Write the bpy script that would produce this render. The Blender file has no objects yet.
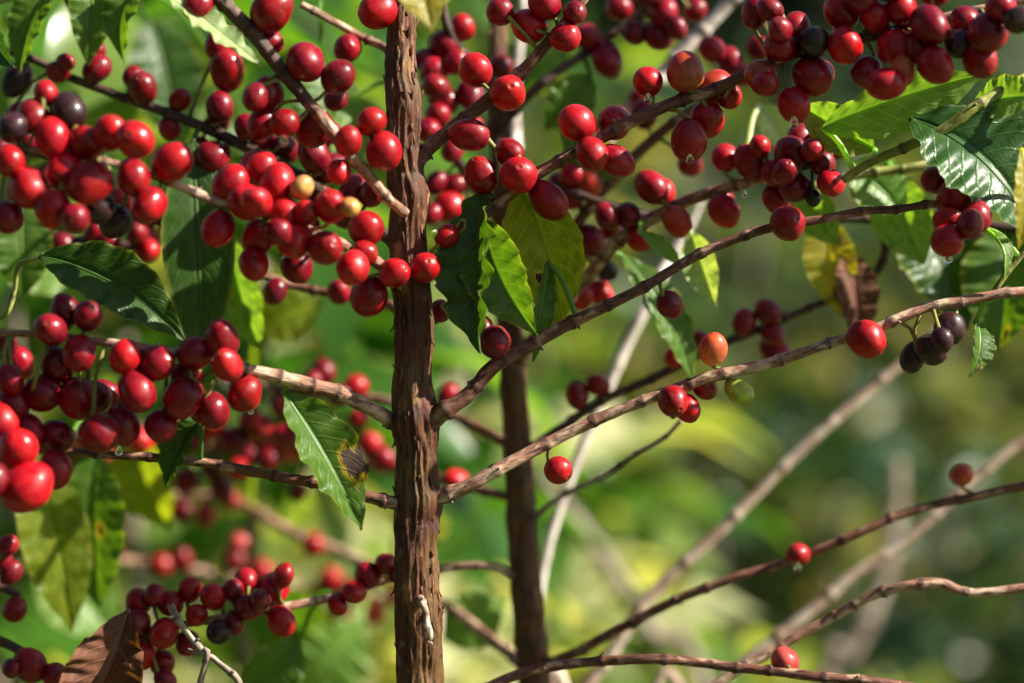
import bpy, math, random
import numpy as np
from mathutils import Vector, noise

random.seed(7)
rng = np.random.default_rng(7)
scene = bpy.context.scene
col = scene.collection
PI = math.pi

# ------------------------------------------------------------------ camera
F = 0.915
K = 36.0 / 85.0 / 1024.0
CAM = np.array([0.0, 0.0, 1.25])
PITCH = math.radians(-3.0)
FWD = np.array([0, math.cos(PITCH), math.sin(PITCH)])
RIGHT = np.array([1.0, 0, 0])
UP = np.cross(RIGHT, FWD)

def at(px, py, dz=0.0):
    d = F + dz
    return CAM + d * FWD + (px - 512) * K * d * RIGHT + (341.5 - py) * K * d * UP

def pxm(dz=0.0):
    return K * (F + dz)

cd = bpy.data.cameras.new('camera')
cam = bpy.data.objects.new('camera', cd)
col.objects.link(cam)
cam.location = CAM
cam.rotation_euler = (PI / 2 + PITCH, 0, 0)
cd.lens = 85
cd.sensor_width = 36
cd.clip_start = 0.05
cd.clip_end = 500
cd.dof.use_dof = True
cd.dof.focus_distance = F + 0.003
cd.dof.aperture_fstop = 3.7
cd.dof.aperture_blades = 0
scene.camera = cam

# ------------------------------------------------------------------ object helpers
ORIG = {}

def tag(o, label=None, cat=None, group=None, kind=None):
    if label: o['label'] = label
    if cat: o['category'] = cat
    if group: o['group'] = group
    if kind: o['kind'] = kind

def empty(name, loc, label, cat, group=None):
    o = bpy.data.objects.new(name, None)
    col.objects.link(o)
    o.location = Vector(loc)
    ORIG[o.name] = np.array(loc, float)
    o.empty_display_size = 0.05
    tag(o, label, cat, group)
    return o

def mk(name, verts, faces, mat, parent=None, origin=None, attrs=None, smooth=True, uv=None):
    """verts in world space (numpy), faces list or (n,k) array"""
    verts = np.asarray(verts, float)
    if origin is None: origin = verts[0]
    origin = np.array(origin, float)
    me = bpy.data.meshes.new(name)
    me.from_pydata((verts - origin).tolist(), [], faces if isinstance(faces, list) else faces.tolist())
    me.polygons.foreach_set('use_smooth', [smooth] * len(me.polygons))
    for k, v in (attrs or {}).items():
        v = np.asarray(v, float)
        if v.ndim == 1:
            a = me.attributes.new(k, 'FLOAT', 'POINT'); a.data.foreach_set('value', v.astype(np.float32))
        elif v.shape[1] == 3:
            a = me.attributes.new(k, 'FLOAT_VECTOR', 'POINT'); a.data.foreach_set('vector', v.astype(np.float32).ravel())
        else:
            a = me.attributes.new(k, 'FLOAT_COLOR', 'POINT'); a.data.foreach_set('color', v.astype(np.float32).ravel())
    mats = mat if isinstance(mat, (list, tuple)) else [mat]
    for m in mats: me.materials.append(m)
    me.update()
    o = bpy.data.objects.new(name, me)
    col.objects.link(o)
    po = np.zeros(3)
    if parent is not None:
        o.parent = parent
        po = ORIG[parent.name]
    o.location = Vector(origin - po)
    ORIG[o.name] = origin
    return o

# ------------------------------------------------------------------ node helpers
def newmat(name):
    m = bpy.data.materials.new(name)
    m.use_nodes = True
    nt = m.node_tree
    for n in list(nt.nodes): nt.nodes.remove(n)
    return m, nt

def N(nt, t, **kw):
    n = nt.nodes.new(t)
    for k, v in kw.items():
        if k in n.inputs.keys(): n.inputs[k].default_value = v
        else: setattr(n, k, v)
    return n

def L(nt, a, b): nt.links.new(a, b)

def attr(nt, name):
    n = nt.nodes.new('ShaderNodeAttribute'); n.attribute_name = name; return n

def mixc(nt, fac, a, b, blend='MIX'):
    n = nt.nodes.new('ShaderNodeMix'); n.data_type = 'RGBA'; n.blend_type = blend
    for s, v in ((n.inputs[0], fac), (n.inputs[6], a), (n.inputs[7], b)):
        if isinstance(v, (int, float)): s.default_value = v
        elif isinstance(v, (tuple, list)): s.default_value = (*v[:3], 1)
        else: L(nt, v, s)
    return n.outputs[2]

def mathn(nt, op, a, b=0.0, clamp=False):
    n = nt.nodes.new('ShaderNodeMath'); n.operation = op; n.use_clamp = clamp
    for s, v in ((n.inputs[0], a), (n.inputs[1], b)):
        if isinstance(v, (int, float)): s.default_value = v
        else: L(nt, v, s)
    return n.outputs[0]

def ramp(nt, fac, stops):
    n = nt.nodes.new('ShaderNodeValToRGB')
    el = n.color_ramp.elements
    while len(el) < len(stops): el.new(0.5)
    for e, (p, c) in zip(el, stops):
        e.position = p; e.color = (*c, 1) if len(c) == 3 else c
    L(nt, fac, n.inputs[0])
    return n.outputs[0]

def noise_tex(nt, vec, scale, detail=3, rough=0.55):
    n = N(nt, 'ShaderNodeTexNoise', Scale=scale, Detail=detail, Roughness=rough)
    if vec is not None: L(nt, vec, n.inputs['Vector'])
    return n.outputs['Fac']

def vmul(nt, vec, s):
    n = nt.nodes.new('ShaderNodeVectorMath'); n.operation = 'MULTIPLY'
    L(nt, vec, n.inputs[0]); n.inputs[1].default_value = s
    return n.outputs[0]

def finish(nt, shader):
    o = nt.nodes.new('ShaderNodeOutputMaterial'); L(nt, shader, o.inputs[0])

# ------------------------------------------------------------------ materials
def bark_material(name, dark, mid, pale, pale_amt, fine, bump, moss=None):
    """bark from the stored 'bark' vector (around, around, along) in metres, so streaks run along the wood"""
    m, nt = newmat(name)
    b = attr(nt, 'bark').outputs['Vector']
    st = vmul(nt, b, (1, 1, 0.22))
    n1 = noise_tex(nt, st, fine, 5, 0.65)
    n2 = noise_tex(nt, vmul(nt, b, (1, 1, 0.45)), fine * 0.33, 4, 0.6)
    n3 = noise_tex(nt, vmul(nt, b, (1, 1, 0.8)), fine * 0.12, 3)
    c = ramp(nt, n1, [(0.34, dark), (0.5, mid), (0.75, tuple(x * 1.35 for x in mid))])
    pm = ramp(nt, n2, [(0.62 - pale_amt, (0, 0, 0)), (0.72 - pale_amt * 0.8, (1, 1, 1))])
    c = mixc(nt, mathn(nt, 'MULTIPLY', pm, 0.85), c, pale)
    if moss:
        mm = ramp(nt, n3, [(0.45, (0, 0, 0)), (0.6, (1, 1, 1))])  # olive patches scattered at random over the bark
        c = mixc(nt, mathn(nt, 'MULTIPLY', mm, 0.6), c, moss)
    cr = ramp(nt, n1, [(0.30, (1, 1, 1)), (0.42, (0, 0, 0))])
    c = mixc(nt, mathn(nt, 'MULTIPLY', cr, 0.8), c, tuple(x * 0.45 for x in dark))
    nd = attr(nt, 'node').outputs['Fac']
    ndn = mathn(nt, 'MULTIPLY', nd, ramp(nt, n2, [(0.35, (1, 1, 1)), (0.65, (0.75, 0.75, 0.75))]))
    c = mixc(nt, ndn, c, tuple(x * 0.4 for x in dark))
    p = N(nt, 'ShaderNodeBsdfPrincipled', Roughness=0.62)
    p.inputs['Specular IOR Level'].default_value = 0.35
    L(nt, c, p.inputs['Base Color'])
    bp = N(nt, 'ShaderNodeBump', Strength=bump, Distance=0.0012)
    L(nt, mathn(nt, 'ADD', n1, mathn(nt, 'MULTIPLY', n2, 0.7)), bp.inputs['Height'])
    L(nt, bp.outputs[0], p.inputs['Normal'])
    finish(nt, p.outputs[0])
    return m

M = {}
M['trunk'] = bark_material('trunk_bark', (0.012, 0.0035, 0.002), (0.085, 0.024, 0.009), (0.32, 0.150, 0.055), 0.07, 620, 0.9, (0.12, 0.068, 0.018))
M['branch'] = bark_material('branch_bark', (0.035, 0.012, 0.008), (0.14, 0.052, 0.030), (0.46, 0.28, 0.18), 0.09, 700, 0.8)
M['branch_pale'] = bark_material('sunbleached_branch_bark', (0.05, 0.018, 0.011), (0.26, 0.125, 0.078), (0.60, 0.43, 0.30), 0.15, 700, 0.8)  # pale flaky bark, with the brightness of sunlit edges put into its colour
M['branch_dark'] = bark_material('dark_branch_bark', (0.02, 0.010, 0.009), (0.07, 0.034, 0.026), (0.22, 0.13, 0.09), 0.02, 700, 0.7)
M['pale'] = bark_material('pale_dead_bark', (0.16, 0.09, 0.06), (0.44, 0.29, 0.21), (0.66, 0.54, 0.44), 0.16, 500, 0.6)
M['white'] = bark_material('bleached_dead_bark', (0.36, 0.27, 0.22), (0.58, 0.50, 0.44), (0.75, 0.70, 0.64), 0.16, 500, 0.5)
M['grey'] = bark_material('grey_dead_bark', (0.10, 0.07, 0.05), (0.26, 0.20, 0.155), (0.45, 0.37, 0.30), 0.12, 300, 0.5)
M['greenstem'] = bark_material('green_shoot_bark', (0.07, 0.07, 0.015), (0.22, 0.24, 0.05), (0.45, 0.45, 0.16), 0.12, 600, 0.4)

def berry_material():
    m, nt = newmat('berry_skin')
    a = attr(nt, 'bcol').outputs['Color']
    v = attr(nt, 'bpos').outputs['Vector']
    n = noise_tex(nt, v, 1.1, 3)
    c = mixc(nt, ramp(nt, n, [(0.38, (0, 0, 0)), (0.62, (0.8, 0.8, 0.8))]), a, mixc(nt, 1.0, a, (0.5, 0.4, 0.8), 'MULTIPLY'))
    bl = noise_tex(nt, v, 3.2, 5, 0.7)
    c = mixc(nt, ramp(nt, bl, [(0.55, (0, 0, 0)), (0.75, (.13, .13, .13))]), c, (0.55, 0.28, 0.24))
    # fine pale lenticels
    vo = N(nt, 'ShaderNodeTexVoronoi', Scale=7.5, Randomness=1.0)
    L(nt, v, vo.inputs['Vector'])
    sp = ramp(nt, vo.outputs['Distance'], [(0.05, (1, 1, 1)), (0.11, (0, 0, 0))])
    n2 = noise_tex(nt, v, 2.6, 2)
    spk = mathn(nt, 'MULTIPLY', mathn(nt, 'MULTIPLY', sp, 0.38), ramp(nt, n2, [(0.48, (0, 0, 0)), (0.6, (1, 1, 1))]))
    c = mixc(nt, spk, c, (0.62, 0.36, 0.22))
    nv = attr(nt, 'navel').outputs['Fac']
    c = mixc(nt, mathn(nt, 'MULTIPLY', nv, 0.8), c, (0.16, 0.055, 0.03))
    p = N(nt, 'ShaderNodeBsdfPrincipled')
    p.inputs['Specular IOR Level'].default_value = 0.28
    p.inputs['Subsurface Weight'].default_value = 0.06
    p.inputs['Subsurface Radius'].default_value = (1.0, 0.15, 0.1)
    p.inputs['Subsurface Scale'].default_value = 0.003
    p.inputs['Coat Weight'].default_value = 0.12
    p.inputs['Coat Roughness'].default_value = 0.09
    L(nt, c, p.inputs['Base Color'])
    n3 = noise_tex(nt, v, 1.7, 4)
    L(nt, ramp(nt, n3, [(0.35, (0.22,) * 3), (0.62, (0.52,) * 3)]), p.inputs['Roughness'])
    bp = N(nt, 'ShaderNodeBump', Strength=0.12, Distance=0.0006)
    L(nt, noise_tex(nt, v, 5.0, 3), bp.inputs['Height'])
    L(nt, bp.outputs[0], p.inputs['Normal'])
    finish(nt, p.outputs[0])
    return m
M['berry'] = berry_material()

def simple(name, c, rough=0.6, spec=0.4):
    m, nt = newmat(name)
    tc = N(nt, 'ShaderNodeTexCoord')
    n = noise_tex(nt, tc.outputs['Object'], 300, 3)
    cc = mixc(nt, n, tuple(x * 0.6 for x in c), tuple(min(1, x * 1.3) for x in c))
    p = N(nt, 'ShaderNodeBsdfPrincipled', Roughness=rough)
    p.inputs['Specular IOR Level'].default_value = spec
    L(nt, cc, p.inputs['Base Color'])
    finish(nt, p.outputs[0])
    return m
M['stalk'] = simple('berry_stalk', (0.20, 0.19, 0.04))

def leaf_material(name, base, second, dmgcol=(0.055, 0.030, 0.024), trans=0.35, rough=0.34, edge=(0.30, 0.30, 0.05), gloss=0.5):
    """near leaf: 'luv' = (along, across, 0), 'dmg' = blotches"""
    m, nt = newmat(name)
    uv = attr(nt, 'luv').outputs['Vector']
    sx = N(nt, 'ShaderNodeSeparateXYZ'); L(nt, uv, sx.inputs[0])
    u, v = sx.outputs[0], sx.outputs[1]
    av = mathn(nt, 'ABSOLUTE', v)
    n1 = noise_tex(nt, vmul(nt, uv, (3, 1.5, 1)), 2.2, 4)
    c = mixc(nt, ramp(nt, n1, [(0.35, (0, 0, 0)), (0.65, (1, 1, 1))]), base, second)
    # secondary veins
    ph = mathn(nt, 'SUBTRACT', mathn(nt, 'MULTIPLY', u, 9.0), mathn(nt, 'MULTIPLY', mathn(nt, 'POWER', av, 1.3), 2.2))
    tri = mathn(nt, 'PINGPONG', ph, 0.5)
    vein = mathn(nt, 'MULTIPLY', ramp(nt, tri, [(0.0, (1, 1, 1)), (0.10, (0, 0, 0))]), 0.45)
    mid = ramp(nt, av, [(0.03, (1, 1, 1)), (0.075, (0, 0, 0))])
    veins = mathn(nt, 'MAXIMUM', vein, mid)
    pale = tuple(min(0.6, x * 2.0 + 0.04) for x in second)
    c = mixc(nt, mathn(nt, 'MULTIPLY', veins, 0.55), c, pale)
    ed = mathn(nt, 'MULTIPLY', ramp(nt, av, [(0.86, (0, 0, 0)), (1.0, (1, 1, 1))]), 0.5)
    c = mixc(nt, ed, c, edge)
    fs = ramp(nt, noise_tex(nt, vmul(nt, uv, (2, 1, 1)), 14, 2), [(0.68, (0, 0, 0)), (0.73, (1, 1, 1))])
    c = mixc(nt, mathn(nt, 'MULTIPLY', fs, 0.45), c, (0.13, 0.09, 0.03))
    d = attr(nt, 'dmg').outputs['Fac']
    dn = mathn(nt, 'ADD', d, mathn(nt, 'MULTIPLY', mathn(nt, 'SUBTRACT', noise_tex(nt, uv, 9, 4), 0.5), 0.7))
    yl = ramp(nt, dn, [(0.30, (0, 0, 0)), (0.42, (1, 1, 1))])
    c = mixc(nt, mathn(nt, 'MULTIPLY', yl, 0.8), c, (0.45, 0.30, 0.03))
    br = ramp(nt, dn, [(0.48, (0, 0, 0)), (0.56, (1, 1, 1))])
    c = mixc(nt, br, c, dmgcol)
    p = N(nt, 'ShaderNodeBsdfPrincipled')
    p.inputs['Specular IOR Level'].default_value = gloss
    L(nt, c, p.inputs['Base Color'])
    rr = ramp(nt, noise_tex(nt, uv, 6, 3), [(0.35, (rough * 0.8,) * 3), (0.7, (min(1, rough * 1.6),) * 3)])
    L(nt, mixc(nt, br, rr, (0.8, 0.8, 0.8)), p.inputs['Roughness'])
    bp = N(nt, 'ShaderNodeBump', Strength=0.5, Distance=0.0008)
    hh = mathn(nt, 'ADD', mathn(nt, 'MULTIPLY', veins, -1.0), mathn(nt, 'MULTIPLY', noise_tex(nt, uv, 22, 3), 0.5))
    L(nt, hh, bp.inputs['Height']); L(nt, bp.outputs[0], p.inputs['Normal'])
    t = N(nt, 'ShaderNodeBsdfTranslucent')
    tcol = mixc(nt, 1.0, c, (1.5, 1.45, 0.35), 'MULTIPLY')
    L(nt, mixc(nt, 1.0, tcol, (1.6, 1.6, 1.6), 'MULTIPLY'), t.inputs[0])
    mx = N(nt, 'ShaderNodeMixShader'); 
    L(nt, mathn(nt, 'MULTIPLY', mathn(nt, 'SUBTRACT', 1.0, mathn(nt, 'MULTIPLY', br, 0.8)), trans), mx.inputs[0])
    L(nt, p.outputs[0], mx.inputs[1]); L(nt, t.outputs[0], mx.inputs[2])
    finish(nt, mx.outputs[0])
    return m
M['leaf_dark'] = leaf_material('dark_green_leaf', (0.022, 0.060, 0.006), (0.036, 0.085, 0.009), trans=0.34, gloss=0.35)
M['leaf_olive'] = leaf_material('olive_green_leaf', (0.12, 0.17, 0.012), (0.21, 0.25, 0.022), trans=0.6, gloss=0.35)
M['leaf_mid'] = leaf_material('green_leaf', (0.045, 0.110, 0.010), (0.08, 0.155, 0.015), trans=0.42, gloss=0.4)
M['leaf_light'] = leaf_material('light_green_leaf', (0.09, 0.20, 0.03), (0.17, 0.28, 0.05), trans=0.42)
M['leaf_pale'] = leaf_material('pale_leaf_underside', (0.26, 0.38, 0.14), (0.36, 0.46, 0.20), trans=0.35, edge=(0.4, 0.42, 0.2))
M['leaf_yellow'] = leaf_material('yellowing_leaf', (0.20, 0.22, 0.03), (0.38, 0.30, 0.03), trans=0.45)
M['leaf_wet'] = leaf_material('wet_green_leaf', (0.020, 0.060, 0.012), (0.034, 0.095, 0.018), trans=0.25, rough=0.3, edge=(0.16, 0.26, 0.10), gloss=0.4)
M['leaf_dead'] = leaf_material('dead_brown_leaf', (0.06, 0.022, 0.012), (0.15, 0.060, 0.032), dmgcol=(0.03, 0.018, 0.014), trans=0.15, rough=0.6, edge=(0.2, 0.1, 0.05), gloss=0.25)

def foliage_material(name, stops, trans=0.4, rough=0.28):
    m, nt = newmat(name)
    r = attr(nt, 'lrand').outputs['Fac']
    c = ramp(nt, r, stops)
    tc = N(nt, 'ShaderNodeTexCoord')
    c = mixc(nt, mathn(nt, 'MULTIPLY', noise_tex(nt, tc.outputs['Object'], 25, 3), 0.5), c, tuple(x * 0.5 for x in stops[0][1]))
    p = N(nt, 'ShaderNodeBsdfPrincipled', Roughness=rough)
    p.inputs['Specular IOR Level'].default_value = 0.4
    L(nt, c, p.inputs['Base Color'])
    t = N(nt, 'ShaderNodeBsdfTranslucent'); L(nt, mixc(nt, 1.0, c, (2.0, 1.9, 0.5), 'MULTIPLY'), t.inputs[0])
    mx = N(nt, 'ShaderNodeMixShader', Fac=trans)
    L(nt, p.outputs[0], mx.inputs[1]); L(nt, t.outputs[0], mx.inputs[2])
    finish(nt, mx.outputs[0])
    return m
M['fol_near'] = foliage_material('coffee_foliage', [(0.0, (0.020, 0.070, 0.010)), (0.35, (0.075, 0.19, 0.022)), (0.62, (0.22, 0.32, 0.07)), (1.0, (0.66, 0.64, 0.36))], 0.5, 0.22)  # palest stops put sunlit leaf highlights into the colour
M['fol_far'] = foliage_material('shrub_foliage', [(0.0, (0.018, 0.045, 0.014)), (0.4, (0.09, 0.13, 0.03)), (0.75, (0.30, 0.31, 0.08)), (1.0, (0.50, 0.38, 0.16))], 0.4, 0.4)
M['fol_dark'] = foliage_material('dark_tree_foliage', [(0.0, (0.015, 0.045, 0.020)), (0.6, (0.05, 0.105, 0.045)), (1.0, (0.17, 0.22, 0.08))], 0.35, 0.4)

def water_material():
    m, nt = newmat('water_drop')
    p = N(nt, 'ShaderNodeBsdfPrincipled', Roughness=0.0)
    p.inputs['IOR'].default_value = 1.33
    p.inputs['Transmission Weight'].default_value = 1.0
    finish(nt, p.outputs[0]); return m
M['water'] = water_material()

# ------------------------------------------------------------------ shapes
def catmull(P, step):
    P = np.asarray(P, float)
    Q = np.vstack([2 * P[0] - P[1], P, 2 * P[-1] - P[-2]])
    out = []
    for i in range(1, len(Q) - 2):
        p0, p1, p2, p3 = Q[i - 1], Q[i], Q[i + 1], Q[i + 2]
        n = max(2, int(np.linalg.norm((p2 - p1)[:3]) / step))
        for k in range(n):
            t = k / n
            out.append(0.5 * ((2 * p1) + (-p0 + p2) * t + (2 * p0 - 5 * p1 + 4 * p2 - p3) * t * t + (-p0 + 3 * p1 - 3 * p2 + p3) * t ** 3))
    out.append(P[-1])
    return np.array(out)

def frames(C):
    T = np.gradient(C, axis=0)
    T /= np.linalg.norm(T, axis=1)[:, None] + 1e-12
    n = np.cross(T[0], [0.3, 0.9, 0.2]); n /= np.linalg.norm(n)
    Ns = []
    for t in T:
        n = n - t * np.dot(n, t); n /= np.linalg.norm(n) + 1e-12
        Ns.append(n)
    Ns = np.array(Ns)
    return T, Ns, np.cross(T, Ns)

def tube(C, R, seg=16, rough=0.0, ridges=0.0, nodes=None, seed=0, freq=400.0, swell=0.26):
    """C centre line, R radii; returns verts, faces, attrs. nodes = arc lengths of swollen leaf scars"""
    C = np.asarray(C); R = np.asarray(R, float)
    T, A, B = frames(C)
    s = np.concatenate([[0], np.cumsum(np.linalg.norm(np.diff(C, axis=0), axis=1))])
    th = np.linspace(0, 2 * PI, seg, endpoint=False)
    ct, st = np.cos(th), np.sin(th)
    nd = np.zeros(len(C)); sw = np.zeros(len(C))
    if nodes is not None:
        for q in nodes:
            w = max(0.0011, np.interp(q, s, R) * 0.42)
            sw += swell * np.exp(-((s - q) / w) ** 2)
            nd += np.exp(-((s - q - w * 0.3) / (w * 0.75)) ** 2)
    RR = (R * (1 + sw))[:, None] * np.ones(seg)[None, :]
    if rough > 0 or ridges > 0:
        D = np.zeros((len(C), seg))
        for i in range(len(C)):
            for j in range(seg):
                a = (ct[j] * R[i] * freq, st[j] * R[i] * freq, s[i] * freq * 0.30 + seed * 17)
                d = rough * noise.noise(a)
                if ridges > 0:
                    b = noise.noise((ct[j] * R[i] * freq * 1.6 + 5, st[j] * R[i] * freq * 1.6, s[i] * freq * 0.11 + seed * 7))
                    d += ridges * (abs(b) * -2.2 + 0.45)
                D[i, j] = d
        RR = RR * (1 + D)
    V = C[:, None, :] + RR[:, :, None] * (A[:, None, :] * ct[None, :, None] + B[:, None, :] * st[None, :, None])
    n = len(C)
    idx = np.arange(n * seg).reshape(n, seg)
    nx = np.roll(idx, -1, axis=1)
    f = np.stack([idx[:-1], nx[:-1], nx[1:], idx[1:]], axis=-1).reshape(-1, 4).tolist()
    V = V.reshape(-1, 3)
    bark = np.stack([np.tile(ct, n) * np.repeat(R, seg), np.tile(st, n) * np.repeat(R, seg), np.repeat(s, seg) + seed * 0.37], axis=-1)
    nda = np.repeat(np.clip(nd, 0, 1), seg)
    # caps
    V = np.vstack([V, C[0], C[-1]])
    bark = np.vstack([bark, [0, 0, 0], [0, 0, s[-1]]]); nda = np.concatenate([nda, [0, 0]])
    c0, c1 = n * seg, n * seg + 1
    for j in range(seg):
        f.append([c0, (j + 1) % seg, j]); f.append([c1, (n - 1) * seg + j, (n - 1) * seg + (j + 1) % seg])
    return V, f, {'bark': bark, 'node': nda}

class MB:
    def __init__(s): s.V = []; s.F = []; s.A = {}; s.n = 0
    def add(s, V, F, A=None):
        s.V.append(np.asarray(V)); s.F += [[i + s.n for i in f] for f in (F if isinstance(F, list) else F.tolist())]
        s.n += len(V)
        for k, v in (A or {}).items(): s.A.setdefault(k, []).append(np.asarray(v))
    def build(s, name, mat, parent, origin=None):
        return mk(name, np.vstack(s.V), s.F, mat, parent, origin, {k: np.concatenate(v) for k, v in s.A.items()})

# ------------------------------------------------------------------ branches
BR = {}   # key -> dict(obj, C, R, P(px,py), dz)

def branch(key, tree, pts, mat='branch', node_gap=0.0155, rough=0.10, name='branch', seg=18, stubs=True, label=None, endstub=True):
    """pts: (px, py, width_px, dz)"""
    P = np.array([np.append(at(p[0], p[1], p[3]), p[2] * 0.5 * pxm(p[3])) for p in pts])
    Q = catmull(P, 0.0009)
    C, R = Q[:, :3], Q[:, 3]
    s = np.concatenate([[0], np.cumsum(np.linalg.norm(np.diff(C, axis=0), axis=1))])
    sd = len(BR) + 1
    rr = random.Random(sd * 31)
    nodes = []; q = rr.uniform(0.006, 0.014)
    while q < s[-1] - 0.003:
        nodes.append(q); q += node_gap * rr.uniform(0.6, 1.9)
    # small kinks at nodes
    off = np.zeros_like(C)
    prev = np.zeros(3); pq = 0
    for nq in nodes + [s[-1]]:
        cur = np.array([rr.uniform(-1, 1) for _ in range(3)]) * 0.0008
        m_ = (s >= pq) & (s <= nq)
        t = (s[m_] - pq) / max(1e-6, nq - pq)
        off[m_] = prev[None] * (1 - t)[:, None] + cur[None] * t[:, None]
        prev = cur; pq = nq
    C = C + off
    mb = MB()
    V, f, A = tube(C, R, seg, rough, 0.08, nodes, sd, 800.0, 0.24)
    mb.add(V, f, A)
    if stubs:
        T, Aa, Bb = frames(C)
        for q in nodes:
            i = int(np.searchsorted(s, q)); i = min(i, len(C) - 2)
            for sg in (1, -1):
                for _ in range(rr.choice((0, 0, 0, 1, 1))):
                    ang = rr.uniform(0, 2 * PI)
                    d = Aa[i] * math.cos(ang) + Bb[i] * math.sin(ang) + T[i] * rr.uniform(-.3, .5)
                    d /= np.linalg.norm(d)
                    ln = rr.uniform(0.0006, 0.0018)
                    p0 = C[i] + d * R[i] * 0.7
                    cc = np.array([p0, p0 + d * ln * 0.6, p0 + d * (ln + R[i] * .3) + T[i] * rr.uniform(-.5, .5) * ln * .5])
                    v2, f2, a2 = tube(cc, [0.0008, 0.0006, 0.0004], 6)
                    a2['node'] = np.full(len(v2), rr.uniform(0, 0.9)); a2['bark'] = a2['bark'] + A['bark'][i * seg]
                    mb.add(v2, f2, a2)
    o = mb.build(name, M[mat], tree, C[0])
    if label: o['label'] = label
    d = (C - CAM) @ FWD
    px = 512 + ((C - CAM) @ RIGHT) / (K * d); py = 341.5 - ((C - CAM) @ UP) / (K * d)
    BR[key] = dict(obj=o, C=C, R=R, px=px, py=py, dz=d - F, tree=tree)
    return o

# ------------------------------------------------------------------ berries
COL = {'r': ((0.34, 0.0020, 0.007), (0.44, 0.005, 0.007)), 'c': ((0.19, 0.0010, 0.008), (0.27, 0.002, 0.009)),  # c: darker crimson, partly dappled shade put into the skin colour
       'o': ((0.62, 0.13, 0.03), (0.56, 0.030, 0.012)), 'k': ((0.030, 0.009, 0.009), (0.040, 0.012, 0.011)),
       'g': ((0.48, 0.50, 0.05), (0.42, 0.50, 0.05)), 'y': ((0.72, 0.42, 0.10), (0.62, 0.22, 0.05)),
       'p': ((0.70, 0.10, 0.07), (0.62, 0.03, 0.03))}
def sphere_template(nr, ns):
    v = [(0, 0, -1)]
    for i in range(1, nr):
        a = PI * i / nr
        for j in range(ns):
            b = 2 * PI * j / ns
            v.append((math.sin(a) * math.cos(b), math.sin(a) * math.sin(b), -math.cos(a)))
    v.append((0, 0, 1))
    f = [[0, 1 + (j + 1) % ns, 1 + j] for j in range(ns)]
    for i in range(nr - 2):
        for j in range(ns):
            a = 1 + i * ns + j; b = 1 + i * ns + (j + 1) % ns
            f.append([a, b, b + ns, a + ns])
    e = len(v) - 1; o = 1 + (nr - 2) * ns
    f += [[e, o + j, o + (j + 1) % ns] for j in range(ns)]
    return np.array(v, float), f
SPH = {'hi': sphere_template(40, 32), 'lo': sphere_template(14, 16)}

def berry_geo(c, r, axis, code, base=None, rr=random, lod='hi'):
    """c centre, r half-width, axis unit vector stalk->navel, base = point on the wood"""
    T, f = SPH[lod]
    x, y, z = T[:, 0], T[:, 1], T[:, 2]
    pol = np.arccos(np.clip(z, -1, 1))
    el = rr.uniform(1.0, 1.26)
    rad = np.ones(len(T)) * 1.0
    rad += 0.03 * np.cos(2 * np.arctan2(y, x) + rr.uniform(0, 6)) * np.sin(pol) ** 2
    rad += 0.025 * np.sin(2.3 * pol + rr.uniform(0, 6)) + 0.02 * np.sin(np.arctan2(y, x) + rr.uniform(0, 6)) * np.sin(2 * pol)
    # flat spots where neighbours press
    for _ in range(2):
        dq = np.array([rr.gauss(0, 1), rr.gauss(0, 1), rr.gauss(0, .5)]); dq /= np.linalg.norm(dq)
        rad -= 0.07 * np.clip((T @ dq - 0.72) / 0.28, 0, 1) ** 1.5
    nav = np.exp(-((pol - 0.20) / 0.055) ** 2)
    rad += 0.03 * nav - 0.05 * np.exp(-(pol / 0.09) ** 2)
    rad -= 0.05 * np.exp(-((PI - pol) / 0.16) ** 2)
    P = np.stack([x * rad, y * rad * rr.uniform(0.94, 1.0), z * rad * el], -1) * r
    ax = axis / np.linalg.norm(axis)
    a = np.cross(ax, [rr.random(), rr.random(), rr.random() + .1]); a /= np.linalg.norm(a)
    b = np.cross(ax, a)
    V = c + P[:, :1] * a + P[:, 1:2] * b + P[:, 2:3] * ax
    c0, c1 = np.array(COL[code][0]), np.array(COL[code][1])
    k = rr.uniform(0.62, 1.2)
    w = np.clip(z * 0.5 + 0.5 + 0.3 * np.sin(x * 2 + rr.uniform(0, 6)), 0, 1)[:, None]
    cc = (c0 * (1 - w) + c1 * w) * k
    cc = cc * (np.array([1, 1, 1]) + np.array([0, rr.uniform(-.2, .5), rr.uniform(-.1, .4)]))
    bcol = np.hstack([np.clip(cc, 0, 0.9), np.ones((len(T), 1))])
    seedv = np.array([rr.uniform(0, 50) for _ in range(3)])
    navel = np.clip(np.exp(-((pol - 0.19) / 0.045) ** 2) * 0.6 + np.exp(-(pol / 0.09) ** 2), 0, 1)
    mb = MB()
    mb.add(V, f, {'bcol': bcol, 'bpos': T + seedv, 'navel': navel})
    nb = len(f)
    ns = 0
    if base is not None:
        p1 = c - ax * r * el * 0.92
        dd = np.linalg.norm(p1 - base)
        if dd < r * 4.5:
            mid = (p1 + base) / 2 - ax * dd * 0.12
            v2, f2, a2 = tube(np.array([base, mid, p1, p1 + ax * r * .08]), [0.0009, 0.0007, 0.0009, 0.0013], 7)
            mb.add(v2, f2, {'bcol': np.tile([.2, .2, .04, 1], (len(v2), 1)), 'bpos': v2 * 0, 'navel': np.zeros(len(v2))})
            ns = len(f2)
    return mb, nb, ns

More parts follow.
